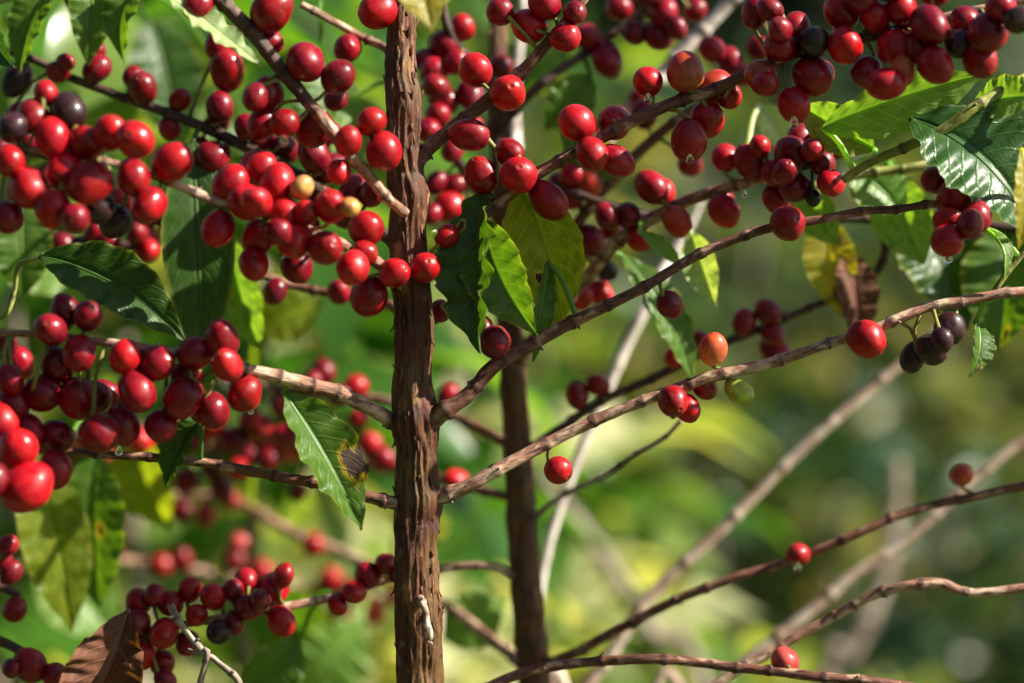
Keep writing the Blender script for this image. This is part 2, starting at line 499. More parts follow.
ALLB = []   # dicts, solved together
def berries(key, txt):
    """'x y r code' separated by commas; later entries lie nearer the camera. code: colour letter + optional b (behind the wood)"""
    for item in txt.replace('\n', ' ').split(','):
        q = item.split()
        if len(q) < 4: continue
        x, y, r = map(float, q[:3])
        B = BR[key]
        i = int(np.argmin((B['px'] - x) ** 2 + (B['py'] - y) ** 2))
        ALLB.append(dict(x=x, y=y, r=r, code=q[3][0], behind='b' in q[3][1:], key=key, i=i, z0=B['dz'][i], z=B['dz'][i], n=len(ALLB)))

def solve_and_build_berries(trunks):
    for b in ALLB:
        b['obst'] = []
        for B in list(BR.values()):
            if abs(np.median(B['dz']) - b['z0']) > 0.09: continue
            d2 = (B['px'] - b['x']) ** 2 + (B['py'] - b['y']) ** 2
            i = int(np.argmin(d2))
            rw = B['R'][i] / pxm(B['dz'][i])
            lim = (b['r'] + rw) * 0.93
            d = math.sqrt(d2[i])
            if d < lim and abs(B['dz'][i] - b['z0']) < 0.05:
                sep = math.sqrt(lim * lim - d * d) * pxm()
                if B is BR[b['key']]: sgn = 1 if b['behind'] else -1
                else: sgn = 1 if (b['z0'] > B['dz'][i]) else -1
                b['obst'].append((B['dz'][i], sep, sgn))
    n = len(ALLB)
    pairs = []
    for i in range(n):
        for j in range(i + 1, n):
            a, b = ALLB[i], ALLB[j]
            if abs(a['z0'] - b['z0']) > 0.05: continue
            d = math.hypot(a['x'] - b['x'], a['y'] - b['y'])
            lim = (a['r'] + b['r']) * 0.93
            if d < lim:
                sep = math.sqrt(lim * lim - d * d) * pxm()
                if a['key'] == b['key'] or abs(a['z0'] - b['z0']) < 0.012:
                    if a['behind'] and not b['behind']: f, bk = b, a
                    elif b['behind'] and not a['behind']: f, bk = a, b
                    else: f, bk = b, a
                else:
                    f, bk = (a, b) if a['z0'] < b['z0'] else (b, a)
                pairs.append((f, bk, sep))
    for it in range(260):
        for b in ALLB: b['z'] += (b['z0'] - b['z']) * 0.03
        for f, bk, sep in pairs:
            e = sep - (bk['z'] - f['z'])
            if e > 0:
                f['z'] -= e * 0.5; bk['z'] += e * 0.5
        for b in ALLB:
            for dz, sep, sgn in b['obst']:
                if sgn < 0 and b['z'] > dz - sep: b['z'] += (dz - sep - b['z']) * 0.8
                if sgn > 0 and b['z'] < dz + sep: b['z'] += (dz + sep - b['z']) * 0.8
    trees = {}
    for b in ALLB: trees.setdefault(BR[b['key']]['tree'].name, []).append(b)
    for tn, lst in trees.items():
        vis = [b for b in lst]
        vis.sort(key=lambda b: -b['r'])
        rest = MB(); restmat = []
        for q, b in enumerate(vis):
            rr = random.Random(b['n'] * 13 + 5)
            B = BR[b['key']]
            c = at(b['x'], b['y'], b['z'])
            D = np.linalg.norm(B['C'] - c, axis=1); i = int(np.argmin(D))
            out = c - B['C'][i]; out /= np.linalg.norm(out)
            j = max(0, min(len(B['C']) - 1, i + rr.randint(-3, 3)))
            ax = out + np.array([rr.uniform(-.75, .75) for _ in range(3)])
            ax /= np.linalg.norm(ax)
            r = b['r'] * pxm(b['z']) * 1.03
            base = B['C'][j] + out * B['R'][j] * 0.8
            blur = abs(b['z0']) > 0.07
            mb, nb, ns = berry_geo(c, r, ax, b['code'], base, rr, 'lo' if (blur or q >= 100) and b['r'] < 14 else 'hi')
            if q < 100:
                o = mb.build('berry', [M['berry'], M['stalk']], B['obj'], c)
                if ns: o.data.polygons.foreach_set('material_index', [0] * nb + [1] * ns)
                lab = {'k': 'black shrivelled berry', 'g': 'green unripe berry', 'y': 'yellow unripe berry', 'o': 'orange half ripe berry'}.get(b['code'])
                if lab: o['label'] = lab
            else:
                rest.add(np.vstack(mb.V), mb.F, {k: np.concatenate(v) for k, v in mb.A.items()})
                restmat += [0] * nb + [1] * ns
        if rest.n:
            tr = bpy.data.objects[tn]
            o = rest.build('berries', [M['berry'], M['stalk']], tr, ORIG[tn])
            o.data.polygons.foreach_set('material_index', restmat)
            o['kind'] = 'stuff'

def drop(key, x, y, r, dz):
    T, f = SPH['lo']
    rm = r * pxm(dz)
    V = T.copy()
    V[:, 2] = np.where(V[:, 2] > 0, V[:, 2] * 1.5, V[:, 2])
    V[:, 0] *= np.where(T[:, 2] > 0, 1 - T[:, 2] * .35, 1); V[:, 1] *= np.where(T[:, 2] > 0, 1 - T[:, 2] * .35, 1)
    mk('water_drop', at(x, y, dz) + V * rm, f, M['water'], BR[key]['obj'], at(x, y, dz))

# ------------------------------------------------------------------ near leaves
def leaf(key, base, tip, w, mat, roll=0, fold=25, wave=0.10, bow=0.12, side=0.0, dmg=(), curl=0.0, petiole=True, seed=None, label=None, tw=0.0, nwave=5, puck=0.022):
    """base/tip (px,py,dz); w = full width px; roll deg turns it about the midrib; side = sideways bend of the midrib"""
    rr = random.Random(seed if seed is not None else hash((int(base[0]), int(tip[1]))) % 9999)
    p0, p1 = at(*base), at(*tip)
    Ln = np.linalg.norm(p1 - p0); t = (p1 - p0) / Ln
    v = -FWD; n0 = v - t * np.dot(v, t); n0 /= np.linalg.norm(n0)
    s0 = np.cross(n0, t)
    W = w * 0.5 * pxm((base[2] + tip[2]) / 2)
    nu, nv = 56, 20
    U = np.linspace(0, 1, nu + 1); Vv = np.linspace(-1, 1, nv + 1)
    a0 = math.radians(roll)
    pts = []; luv = []; dm = []
    ph = rr.uniform(0, 6); ph2 = rr.uniform(0, 6)
    for u in U:
        a = a0 + math.radians(tw) * (u - 0.5)
        n = n0 * math.cos(a) + s0 * math.sin(a); s = s0 * math.cos(a) - n0 * math.sin(a)
        mid = p0 + t * Ln * u + n * Ln * bow * 4 * u * (1 - u) + s0 * Ln * side * 4 * u * (1 - u)
        prof = (math.sin(PI * min(1, u) ** 0.86)) ** 0.85 if 0 < u < 1 else 0
        prof *= (1 - 0.25 * max(0, (u - 0.8) / 0.2))
        prof = max(prof, 0.012)
        for vv in Vv:
            av = abs(vv)
            fa = math.radians(fold)
            x = vv * W * prof * math.cos(fa * av)
            h = av * W * prof * math.sin(fa) * 0.9
            h -= curl * W * prof * av ** 2.2
            h += wave * W * av ** 2 * math.sin(u * 2 * PI * nwave + ph + (2.0 if vv > 0 else 0)) * min(1, prof * 1.5)
            h += wave * 0.5 * W * av ** 1.5 * math.sin(u * 2 * PI * nwave * 2.3 + ph2 * (1 if vv > 0 else 2)) * min(1, prof * 1.5)
            # puckering between the side veins
            q = (u * 9.0 - av ** 1.3 * 2.2)
            h += puck * W * (abs(math.sin(PI * q)) ** 0.7) * min(1, av * 3) * (1 - av ** 4)
            h -= 0.05 * W * math.exp(-(vv / 0.06) ** 2)
            x *= 1 + 0.02 * noise.noise((u * 14, vv * 2, ph * 10))
            pts.append(mid + s * x + n * h)
            luv.append((u, vv, 0))
            dv = 0
            for (du, dvv, rad) in dmg:
                dv = max(dv, 1 - math.hypot((u - du) * 2.2, (vv - dvv)) / rad)
            dm.append(max(0, dv))
    pts = np.array(pts)
    idx = np.arange((nu + 1) * (nv + 1)).reshape(nu + 1, nv + 1)
    f = np.stack([idx[:-1, :-1], idx[:-1, 1:], idx[1:, 1:], idx[1:, :-1]], -1).reshape(-1, 4).tolist()
    mb = MB(); mb.add(pts, f, {'luv': np.array(luv), 'dmg': np.array(dm)})
    nb = len(f)
    # raised midrib on the underside and the petiole
    mid = pts[idx[:, nv // 2]]
    rad = np.linspace(0.0011, 0.0003, nu + 1)
    cl = mid
    B = BR[key]
    if petiole:
        D = np.linalg.norm(B['C'] - p0, axis=1); i = int(np.argmin(D))
        if D[i] < 0.25 and D[i] > 0.001:
            cp = B['C'][i]
            pm = (cp + p0) / 2 + np.array([0, 0, 0.15 * D[i]])
            pre = catmull(np.array([cp, pm, p0]), 0.002)[:-1]
            cl = np.vstack([pre, mid]); rad = np.concatenate([np.full(len(pre), 0.0011), rad])
    v2, f2, _ = tube(cl[::1], rad, 6)
    mb.add(v2, f2, {'luv': np.tile([0.5, 0.0, 0], (len(v2), 1)), 'dmg': np.zeros(len(v2))})
    o = mb.build('leaf', M[mat], B['obj'], p0)
    if label: o['label'] = label
    return o

# ------------------------------------------------------------------ background foliage
def leaf_cloud(centres, dirs, lens, wids, droop=0.35, rnd=None):
    """one folded, drooping, pointed leaf per entry; returns verts, faces, lrand"""
    # keep the standing room round the camera and the gap in front of it free of leaves
    keep = ~((np.abs(centres[:, 0]) < 0.75) & (centres[:, 1] > -0.8) & (centres[:, 1] < 1.25))
    centres, dirs, lens, wids = centres[keep], dirs[keep], lens[keep], wids[keep]
    if rnd is not None: rnd = rnd[keep]
    n = len(centres)
    d = dirs / (np.linalg.norm(dirs, axis=1)[:, None] + 1e-9)
    upv = np.tile([0, 0, 1.0], (n, 1)) + rng.normal(0, 0.45, (n, 3))
    s = np.cross(d, upv); s /= np.linalg.norm(s, axis=1)[:, None] + 1e-9
    nn = np.cross(s, d)
    us = np.array([0, .3, .62, 1.0])
    ms = []
    for u in us:
        ms.append(centres + d * (lens * u)[:, None] + nn * (lens * (0.10 * math.sin(PI * u)))[:, None] - np.array([0, 0, 1.0]) * (lens * droop * u * u)[:, None])
    l1 = ms[1] + s * wids[:, None] + nn * (wids * .35)[:, None]; l2 = ms[2] + s * (wids * .8)[:, None] + nn * (wids * .3)[:, None]
    r1 = ms[1] - s * wids[:, None] + nn * (wids * .35)[:, None]; r2 = ms[2] - s * (wids * .8)[:, None] + nn * (wids * .3)[:, None]
    V = np.stack(ms + [l1, l2, r1, r2], 1).reshape(-1, 3)
    b = (np.arange(n) * 8)[:, None]
    F_ = []
    for q in ([0, 4, 1], [2, 5, 3], [0, 1, 6], [2, 3, 7]): F_.append(b + np.array(q))
    F4 = [b + np.array(q) for q in ([1, 4, 5, 2], [1, 2, 7, 6])]
    faces = np.vstack(F_).tolist() + np.vstack(F4).tolist()
    if rnd is None: rnd = rng.random(n)
    return V, faces, {'lrand': np.repeat(rnd, 8)}

def shrub(name, x, y, z0, h, rad, nshoot, nleaf, ll, mat, label, cat, group, stemmat='grey', stems=5, yellow=0.0, berries_n=0, low=0.1):
    """bush: several stems from the ground, leafy shoots spread through the crown"""
    base = np.array([x, y, z0])
    t = empty(name, base, label, cat, group)
    mb = MB(); tips = []
    for i in range(stems):
        a = rng.uniform(0, 2 * PI); lean = rng.uniform(0.15, 0.6) * rad
        top = base + np.array([math.cos(a) * lean, math.sin(a) * lean, h * rng.uniform(0.7, 0.98)])
        midp = (base + top) / 2 + rng.normal(0, 0.04 * rad, 3)
        C = catmull(np.array([base + [math.cos(a) * .03, math.sin(a) * .03, -0.03], midp, top]), 0.05)
        V, f, A = tube(C, np.linspace(0.014, 0.004, len(C)) * (h / 1.6), 8)
        mb.add(V, f, A); tips.append(C)
    mb.build('stem', M[stemmat], t, base)
    cs, ds, rn = [], [], []
    for k in range(nshoot):
        C = tips[rng.integers(len(tips))]
        p = C[rng.integers(int(len(C) * low), len(C))]
        a = rng.uniform(0, 2 * PI)
        d = np.array([math.cos(a), math.sin(a), rng.uniform(-0.1, 0.7)]); d /= np.linalg.norm(d)
        ln = rad * rng.uniform(0.35, 1.0)
        tone = rng.beta(0.7, 1.2) + yellow * rng.random()  # tone per shoot, putting sunlit and darker clumps into the leaf colour
        for q in range(nleaf):
            u = (q + 0.5) / nleaf
            pos = p + d * ln * u + np.array([0, 0, -0.25 * ln * u * u])
            side = np.cross(d, [0, 0, 1.0]) * (1 if q % 2 else -1)
            cs.append(pos + rng.normal(0, 0.01, 3)); ds.append(side + d * rng.uniform(0.2, 1.0) + rng.normal(0, 0.3, 3))
            rn.append(np.clip(tone + rng.normal(0, 0.12), 0, 1))
    n = len(cs)
    V, f, A = leaf_cloud(np.array(cs), np.array(ds), ll * rng.uniform(0.6, 1.25, n), ll * rng.uniform(0.17, 0.26, n), 0.3, np.array(rn))
    mk('foliage', V, f, M[mat], t, base, A, smooth=True)
    return t

def far_tree(name, x, y, z0, h, rad, nclump, nleaf, ll, mat, label, group):
    base = np.array([x, y, z0])
    t = empty(name, base, label, 'tree', group)
    top = base + np.array([rng.normal(0, .2), rng.normal(0, .2), h * 0.85])
    C = catmull(np.array([base - [0, 0, .1], (base + top) / 2 + rng.normal(0, .12, 3), top]), 0.25)
    mb = MB(); V, f, A = tube(C, np.linspace(0.11, 0.03, len(C)), 10); mb.add(V, f, A)
    cs, ds, rn = [], [], []
    for k in range(nclump):
        u = rng.uniform(0.12, 1.0)
        p = C[int(u * (len(C) - 1))]
        a = rng.uniform(0, 2 * PI); rd = rad * rng.uniform(0.2, 1.0) * (1.05 - 0.55 * u)
        c = p + np.array([math.cos(a) * rd, math.sin(a) * rd, rng.uniform(-.1, .35) * rad])
        Cb = catmull(np.array([p, (p + c) / 2 + [0, 0, .1], c]), 0.2)
        V, f, A = tube(Cb, np.linspace(0.03, 0.008, len(Cb)), 6); mb.add(V, f, A)
        tone = rng.beta(1.0, 1.3)
        P = c + rng.normal(0, 1, (nleaf, 3)) * np.array([.3, .3, .22]) * rad * 0.6
        cs.append(P); ds.append(rng.normal(0, 1, (nleaf, 3)) + [0, 0, -.2]); rn.append(np.clip(tone + rng.normal(0, .12, nleaf), 0, 1))
    mb.build('trunk', M['grey'], t, base)
    cs = np.vstack(cs); ds = np.vstack(ds); rn = np.concatenate(rn); n = len(cs)
    V, f, A = leaf_cloud(cs, ds, ll * rng.uniform(.6, 1.3, n), ll * rng.uniform(.2, .32, n), 0.25, rn)
    mk('crown', V, f, M[mat], t, base, A)
    return t

# ================================================================== THE TREES IN FRONT
def make_trunk(key, tree_name, label, group, pts, mat, rough, ridges, node_gap, seg, step=0.0011):
    P = np.array([np.append(at(p[0], p[1], p[3]), p[2] * 0.5 * pxm(p[3])) for p in pts])
    low = P[0]
    ground = np.array([low[0] - 0.01, low[1] + 0.02, -0.01, low[3] * 1.6])
    midg = np.array([low[0] - 0.004, low[1] + 0.006, low[2] * 0.5, low[3] * 1.25])
    Qv = catmull(P, step)
    Ql = catmull(np.array([ground, midg, low]), 0.012)[:-1]
    Q = np.vstack([Ql, Qv])
    C, R = Q[:, :3], Q[:, 3]
    tree = empty(tree_name, (ground[0], ground[1], 0), label, 'tree', group)
    s = np.concatenate([[0], np.cumsum(np.linalg.norm(np.diff(C, axis=0), axis=1))])
    rr = random.Random(3 + len(BR)); nodes = []; q = 0.03
    while q < s[-1] - .005: nodes.append(q); q += node_gap * rr.uniform(.8, 1.25)
    V, f, A = tube(C, R, seg, rough, ridges, nodes, len(BR) + 3, 320.0, 0.06)
    A['node'] *= 0.35
    mb = MB(); mb.add(V, f, A)
    # torn bark fibres standing off the wood
    T, Aa, Bb = frames(C)
    for k in range(260 if seg > 40 else 60):
        i = rr.randint(len(Ql), len(C) - 3); a = rr.uniform(0, 2 * PI)
        d = Aa[i] * math.cos(a) + Bb[i] * math.sin(a)
        p0 = C[i] + d * R[i] * 0.96; ln = rr.uniform(0.0015, 0.006)
        tt = T[i] * rr.choice((-1, 1))
        cc = np.array([p0, p0 + tt * ln * .6 + d * ln * 0.12, p0 + tt * ln + d * ln * rr.uniform(.1, .5)])
        v2, f2, a2 = tube(cc, [0.0006, 0.0005, 0.0002], 5)
        a2['bark'] = a2['bark'] + A['bark'][i * seg]; mb.add(v2, f2, a2)
    o = mb.build('trunk', M[mat], tree, ground[:3])
    d = (C - CAM) @ FWD
    BR[key] = dict(obj=o, C=C, R=R, px=512 + ((C - CAM) @ RIGHT) / (K * d), py=341.5 - ((C - CAM) @ UP) / (K * d), dz=d - F, tree=tree)
    return tree

A = make_trunk('TA', 'coffee_tree', 'sharp brown coffee trunk left of centre with cracked bark and red berry branches', 'coffee trees with red berries',
    [(420, 700, 45, .003), (419, 650, 44, .002), (419, 612, 46, 0), (417, 590, 44, 0), (416, 550, 42, 0), (417, 520, 43, 0), (419, 500, 47, 0), (417, 480, 43, 0), (417, 450, 41, 0), (416, 428, 46, 0), (414, 405, 44, 0),
     (412, 380, 38, 0), (414, 345, 37, 0), (413, 300, 37, 0), (410, 280, 40, 0), (408, 255, 36, 0), (408, 225, 36, 0), (410, 198, 38, 0), (405, 175, 34, 0), (403, 140, 33, 0), (404, 98, 34, .001), (401, 80, 32, .002), (401, 45, 28, .004), (402, 10, 26, .005), (402, -60, 24, .01), (398, -160, 20, .02)], 'trunk', 0.10, 0.13, 0.045, 96)
B = make_trunk('TB', 'coffee_tree', 'thinner blurred dark coffee trunk standing just right of the sharp one', 'coffee trees with red berries',
    [(536, 700, 33, .12), (531, 640, 32, .12), (524, 560, 31, .12), (518, 450, 28, .12), (513, 370, 27, .12), (508, 300, 25, .12), (502, 200, 21, .12), (498, 60, 18, .125), (500, -60, 15, .13)],
    'trunk', 0.06, 0.1, 0.05, 32, 0.002)

branch('A1', A, [(405, 213, 10.6, -.012), (390, 198, 10.6, -.020), (365, 168, 11.4, -.026), (340, 140, 12.3, -.028), (310, 105, 13.2, -.028), (304, 97, 12.6, -.028)], 'branch_pale')
branch('A1u', A, [(308, 102, 13.0, -.028), (285, 72, 14.1, -.028), (250, 30, 15.0, -.03), (212, -12, 15.0, -.03), (170, -60, 13.2, -.03)], 'branch_dark')  # same branch higher up, its shade partly put into the darker bark
branch('A2', A, [(410, 175, 14, .0), (430, 148, 15, .004), (470, 113, 14, .006), (515, 75, 13, .008), (550, 38, 11, .01), (580, 2, 10, .01), (605, -30, 9, .01)], 'branch')
branch('A3', A, [(412, 290, 12.3, .012), (450, 245, 13.2, .006), (482, 214, 13.2, 0), (540, 175, 12.3, 0), (600, 140, 12.3, 0), (650, 114, 12.3, 0), (700, 94, 12.3, -.002), (745, 75, 11.4, -.005), (800, 52, 11.4, -.012), (870, 35, 10.6, -.018), (940, 18, 9.7, -.02), (1000, 6, 8.8, -.02), (1060, -5, 7.9, -.02)], 'branch')
branch('A4', A, [(420, 430, 19.4, .0), (445, 411, 18.5, -.004), (463, 398, 15.0, -.005), (490, 370, 15.0, -.004), (528, 348, 13.2, 0), (570, 323, 12.3, 0), (640, 290, 10.6, 0), (700, 256, 9.7, 0), (760, 230, 9.7, 0), (830, 218, 8.8, 0), (880, 210, 7.9, 0), (935, 205, 7.9, -.002), (962, 203, 6.2, -.002)], 'branch')
branch('A5', A, [(420, 505, 17.6, 0), (445, 496, 15.8, -.004), (470, 486, 14.1, -.005), (500, 469, 13.2, -.004), (560, 437, 12.3, 0), (620, 410, 11.4, 0), (690, 383, 11.4, 0), (740, 370, 11.4, 0), (800, 352, 10.6, 0), (870, 330, 10.6, 0), (930, 308, 10.6, .002), (980, 298, 10.6, .004), (1040, 290, 9.7, .006)], 'branch_pale', 0.013)
branch('A6', A, [(410, 434, 15.8, .004), (392, 421, 15.8, .0), (375, 411, 15.0, -.004), (330, 391, 15.0, -.012), (290, 380, 14.1, -.018), (245, 367, 10.6, -.024), (200, 358, 9.7, -.030), (120, 345, 8.8, -.034), (50, 337, 7.9, -.034), (-20, 333, 7.0, -.034), (-80, 331, 6.2, -.034)], 'branch_pale')
branch('A7', A, [(408, 505, 14, 0), (385, 500, 13, -.004), (350, 491, 12, -.004), (320, 484, 11, -.002), (280, 478, 11, 0), (215, 465, 10, 0), (160, 458, 9, 0), (90, 452, 8, 0), (30, 448, 8, 0), (-40, 445, 7, 0)], 'branch')
branch('A8', A, [(408, 290, 13.2, -0.002), (385, 268, 12.3, -0.015), (345, 246, 11.4, -0.026), (300, 225, 10.6, -0.033), (250, 208, 10.6, -0.038), (212, 200, 10.6, -0.040), (180, 187, 8.8, -0.042), (140, 172, 7.9, -0.046), (90, 158, 7.0, -0.052), (30, 150, 7.0, -0.056), (-40, 148, 6.2, -0.058)], 'branch_pale')
branch('A9', A, [(418, 596, 10, -.004), (421, 603, 8, -.011), (425, 614, 6, -.016), (427, 624, 6, -.018), (430, 631, 7, -.020), (429, 640, 6, -.019), (432, 645, 4, -.018)], 'pale', 0.004, rough=.25, name='stub')
branch('A10', A, [(405, 250, 13, 0.008), (340, 205, 12, 0.035), (290, 172, 12, 0.046), (250, 150, 12, 0.055), (210, 131, 11, 0.060), (165, 113, 10, 0.062), (120, 95, 9, 0.065), (70, 78, 9, 0.070), (30, 58, 8, 0.070), (-10, 45, 8, 0.070)], 'branch_dark')
branch('A11', A, [(402, 70, 12, .01), (388, 48, 9, .04), (362, 35, 8, .05), (335, 22, 8, .05), (300, 5, 7, .05)], 'branch_pale')
branch('A12', A, [(412, 330, 10, 0.020), (392, 308, 10, 0.062), (350, 296, 9, 0.085), (300, 286, 9, 0.090), (262, 275, 8, 0.090), (200, 262, 7, 0.100)], 'branch')
branch('A13', A, [(425, 760, 13.4, .01), (445, 712, 10.9, .02), (475, 692, 10.1, .03), (520, 674, 10.1, .035), (580, 664, 10.1, .035), (640, 661, 10.1, .03), (700, 663, 10.1, .03), (770, 672, 10.1, .025), (830, 679, 10.1, .02), (900, 686, 9.2, .02), (980, 700, 8.4, .02)], 'branch')
branch('A14', A, [(425, 850, 13.4, .01), (520, 790, 11.8, .03), (620, 730, 10.9, .045), (690, 698, 10.1, .05), (740, 670, 10.1, .05), (790, 641, 10.1, .05), (830, 620, 10.1, .05), (870, 597, 10.1, .045), (905, 585, 10.1, .04), (940, 582, 10.1, .04), (975, 592, 9.2, .04), (1040, 585, 9.2, .04), (1090, 580, 8.4, .04)], 'branch_pale')

branch('B1', B, [(518, 450, 11, 0.120), (480, 430, 10, 0.143), (430, 410, 9, 0.167), (370, 398, 9, 0.180), (310, 392, 8, 0.190), (250, 380, 8, 0.190)], 'branch')
branch('B2', B, [(520, 458, 10.1, .12), (560, 428, 9.2, .11), (610, 398, 9.2, .11), (660, 376, 9.2, .105), (700, 356, 8.4, .10), (740, 336, 8.4, .10), (800, 311, 7.6, .10), (850, 290, 7.6, .10), (880, 266, 8.4, .10), (886, 232, 10.1, .10)], 'branch_dark')
branch('B3', B, [(524, 580, 9.2, .12), (490, 566, 8.4, .11), (440, 568, 8.4, .09), (380, 582, 8.4, .07), (330, 598, 8.4, .06), (280, 606, 8.4, .05), (215, 618, 7.6, .045), (165, 630, 6.7, .045), (120, 650, 5.9, .045)], 'branch_pale')
branch('B4', B, [(518, 500, 11, 0.120), (490, 492, 10, 0.141), (445, 478, 10, 0.172), (380, 468, 9, 0.214), (310, 455, 9, 0.230), (250, 450, 8, 0.240), (180, 452, 8, 0.250), (110, 470, 8, 0.260)], 'branch')
branch('B5', B, [(530, 672, 10.9, 0.120), (500, 645, 10.9, 0.160), (450, 608, 10.9, 0.200), (400, 580, 10.1, 0.250), (345, 553, 10.1, 0.290), (290, 530, 10.1, 0.300), (240, 503, 9.2, 0.310), (190, 497, 9.2, 0.320), (110, 505, 8.4, 0.320), (40, 512, 7.6, 0.320)], 'branch_pale')
branch('B6', B, [(532, 672, 11.8, .12), (570, 656, 10.1, .11), (620, 627, 10.1, .10), (680, 600, 9.2, .09), (740, 576, 9.2, .085), (790, 560, 9.2, .085), (850, 537, 9.2, .08), (900, 515, 9.2, .08), (960, 498, 8.4, .08), (1035, 482, 8.4, .08), (1090, 470, 7.6, .08)], 'branch', 0.02)
branch('B9', B, [(522, 530, 8, .12), (550, 505, 6, .11), (600, 477, 6, .10), (650, 446, 5, .09), (682, 420, 4, .08)], 'grey')
branch('B10', B, [(508, 372, 13, .12), (545, 325, 13, .10), (590, 270, 13, .08), (610, 248, 13, .07), (640, 226, 13, .065), (690, 200, 12, .06), (745, 184, 11, .05), (790, 172, 10, .04), (830, 160, 9, .035)], 'branch_pale')
branch('B11', B, [(503, 300, 11, 0.120), (545, 262, 11, 0.112), (588, 210, 11, 0.104), (635, 158, 11, 0.105), (680, 118, 10, 0.100), (730, 85, 9, 0.100), (790, 45, 8, 0.100)], 'branch')
branch('B12', B, [(499, 130, 11, 0.120), (525, 100, 10, 0.111), (560, 72, 9, 0.111), (590, 52, 9, 0.120), (620, 28, 9, 0.120), (655, 0, 8, 0.120), (700, -30, 8, 0.120)], 'branch_dark')
branch('B16', B, [(503, 285, 14, .12), (555, 205, 14, .13), (605, 140, 14, .14), (650, 88, 15, .15), (690, 44, 14, .15), (735, -2, 13, .15), (770, -40, 12, .15)], 'white')
branch('B13', B, [(499, 90, 10, .12), (470, 60, 9, .10), (450, 30, 9, .09), (440, -20, 8, .09)], 'branch_dark')
branch('B14', B, [(500, 220, 12, 0.120), (470, 180, 11, 0.110), (440, 130, 10, 0.100), (430, 80, 9, 0.100), (440, 30, 8, 0.100)], 'branch_dark')
branch('B15', B, [(500, 170, 10, .12), (560, 190, 9, .10), (610, 205, 8, .09), (650, 215, 7, .09)], 'branch_dark')

# pale bare shoots further back
def bare(name, label, pts_list, mat):
    first = pts_list[0]
    p = at(first[0][0], first[0][1], first[0][3])
    t = empty(name, (p[0] - .05, p[1], 0), label, 'bare shrub')
    for q, pts in enumerate(pts_list):
        low = at(pts[0][0], pts[0][1], pts[0][3])
        key = 'P%d' % len(BR)
        P = [np.append(ORIG[t.name] + [0.02 * q, 0, -0.02], 0.012), np.append((ORIG[t.name] + low) / 2 + [0.0, 0.01 * q, 0], 0.010)]
        P += [np.append(at(a[0], a[1], a[3]), a[2] * .5 * pxm(a[3])) for a in pts]
        Q = catmull(np.array(P), 0.002); C, R = Q[:, :3], Q[:, 3]
        s = np.concatenate([[0], np.cumsum(np.linalg.norm(np.diff(C, axis=0), axis=1))])
        V, f, At = tube(C, R, 16, 0.05, 0.03, list(np.arange(.02, s[-1], .031)), len(BR) + 9, 500.0)
        At['node'] *= 0.45
        mb = MB(); mb.add(V, f, At); mb.build('shoot', M[mat], t, C[0])
        BR[key] = dict(obj=t, C=C, R=R, px=C[:, 0] * 0 - 9999, py=C[:, 0] * 0, dz=C[:, 0] * 0 + 9, tree=t)
    return t
bare('bare_shrub', 'pale brown bare shoots slanting up to the right behind the lower right branches',
     [[(540, 770, 13.6, .20), (575, 705, 13.6, .20), (610, 655, 12.8, .20), (640, 608, 12.8, .20), (672, 575, 12.0, .2), (720, 530, 12.0, .2), (780, 470, 11.2, .2), (840, 415, 10.4, .2), (903, 362, 10.4, .2), (960, 310, 9.6, .2)],
      [(640, 770, 12.8, .22), (695, 705, 12.8, .22), (740, 666, 12.0, .22), (800, 620, 12.0, .22), (850, 578, 11.2, .22), (900, 545, 11.2, .22), (950, 500, 11.2, .22), (1000, 458, 10.4, .22), (1060, 412, 9.6, .22)]], 'pale')
bare('bare_shrub', 'white bleached forked shoot leaning right just behind the two trunks',
     [[(525, 720, 8.8, .19), (536, 620, 9.6, .19), (545, 560, 9.6, .19), (557, 515, 10.4, .19), (577, 460, 10.4, .19), (602, 400, 11.2, .19), (626, 345, 12.0, .19), (646, 305, 12.8, .19), (668, 262, 11.2, .20), (690, 225, 8.0, .20), (702, 200, 4.0, .20)]], 'white')
bare('bare_shrub', 'grey very blurred bare shoots far behind the pale ones',
     [[(700, 720, 16.0, .75), (650, 630, 16.0, .75), (605, 560, 15.2, .75), (562, 505, 14.4, .75), (540, 470, 11.2, .75)],
      [(815, 720, 20.8, .8), (850, 650, 20.0, .8), (878, 590, 19.2, .8), (893, 520, 17.6, .8), (897, 460, 14.4, .8)]], 'grey')

# coffee tree beyond the left edge and one beyond the right edge, only their branches reach the picture
def side_tree(key, label, px, dz):
    p = at(px, 341, dz)
    C = catmull(np.array([[p[0], p[1], -0.01], [p[0] + .01, p[1], .6], [p[0], p[1], 1.3], [p[0] - .01, p[1], 1.62]]), 0.01)
    t = empty('coffee_tree', (p[0], p[1], 0), label, 'tree', 'coffee trees with red berries')
    V, f, At = tube(C, np.linspace(.012, .005, len(C)), 24, .06, .1, list(np.arange(.05, 1.5, .05)), len(BR), 340.)
    o = mk('trunk', V, f, M['trunk'], t, C[0], At)
    BR[key] = dict(obj=o, C=C, R=np.linspace(.012, .005, len(C)), px=C[:, 0] * 0 - 9999, py=C[:, 0] * 0, dz=C[:, 0] * 0 + dz, tree=t)
    return t
Lt = side_tree('TL', 'coffee tree reaching in from the left edge with leafy branches and berry clusters', -170, .10)
Rt = side_tree('TR', 'coffee tree reaching in from the right edge with large wet green leaves', 1210, .06)
branch('L1', Lt, [(-170, 300, 10, .10), (-90, 325, 8, .05), (-20, 322, 6, .03), (5, 314, 5, .02), (14, 290, 5, .02), (19, 265, 5, .015), (38, 259, 5, .01), (48, 257, 4, .005)], 'greenstem', stubs=False)
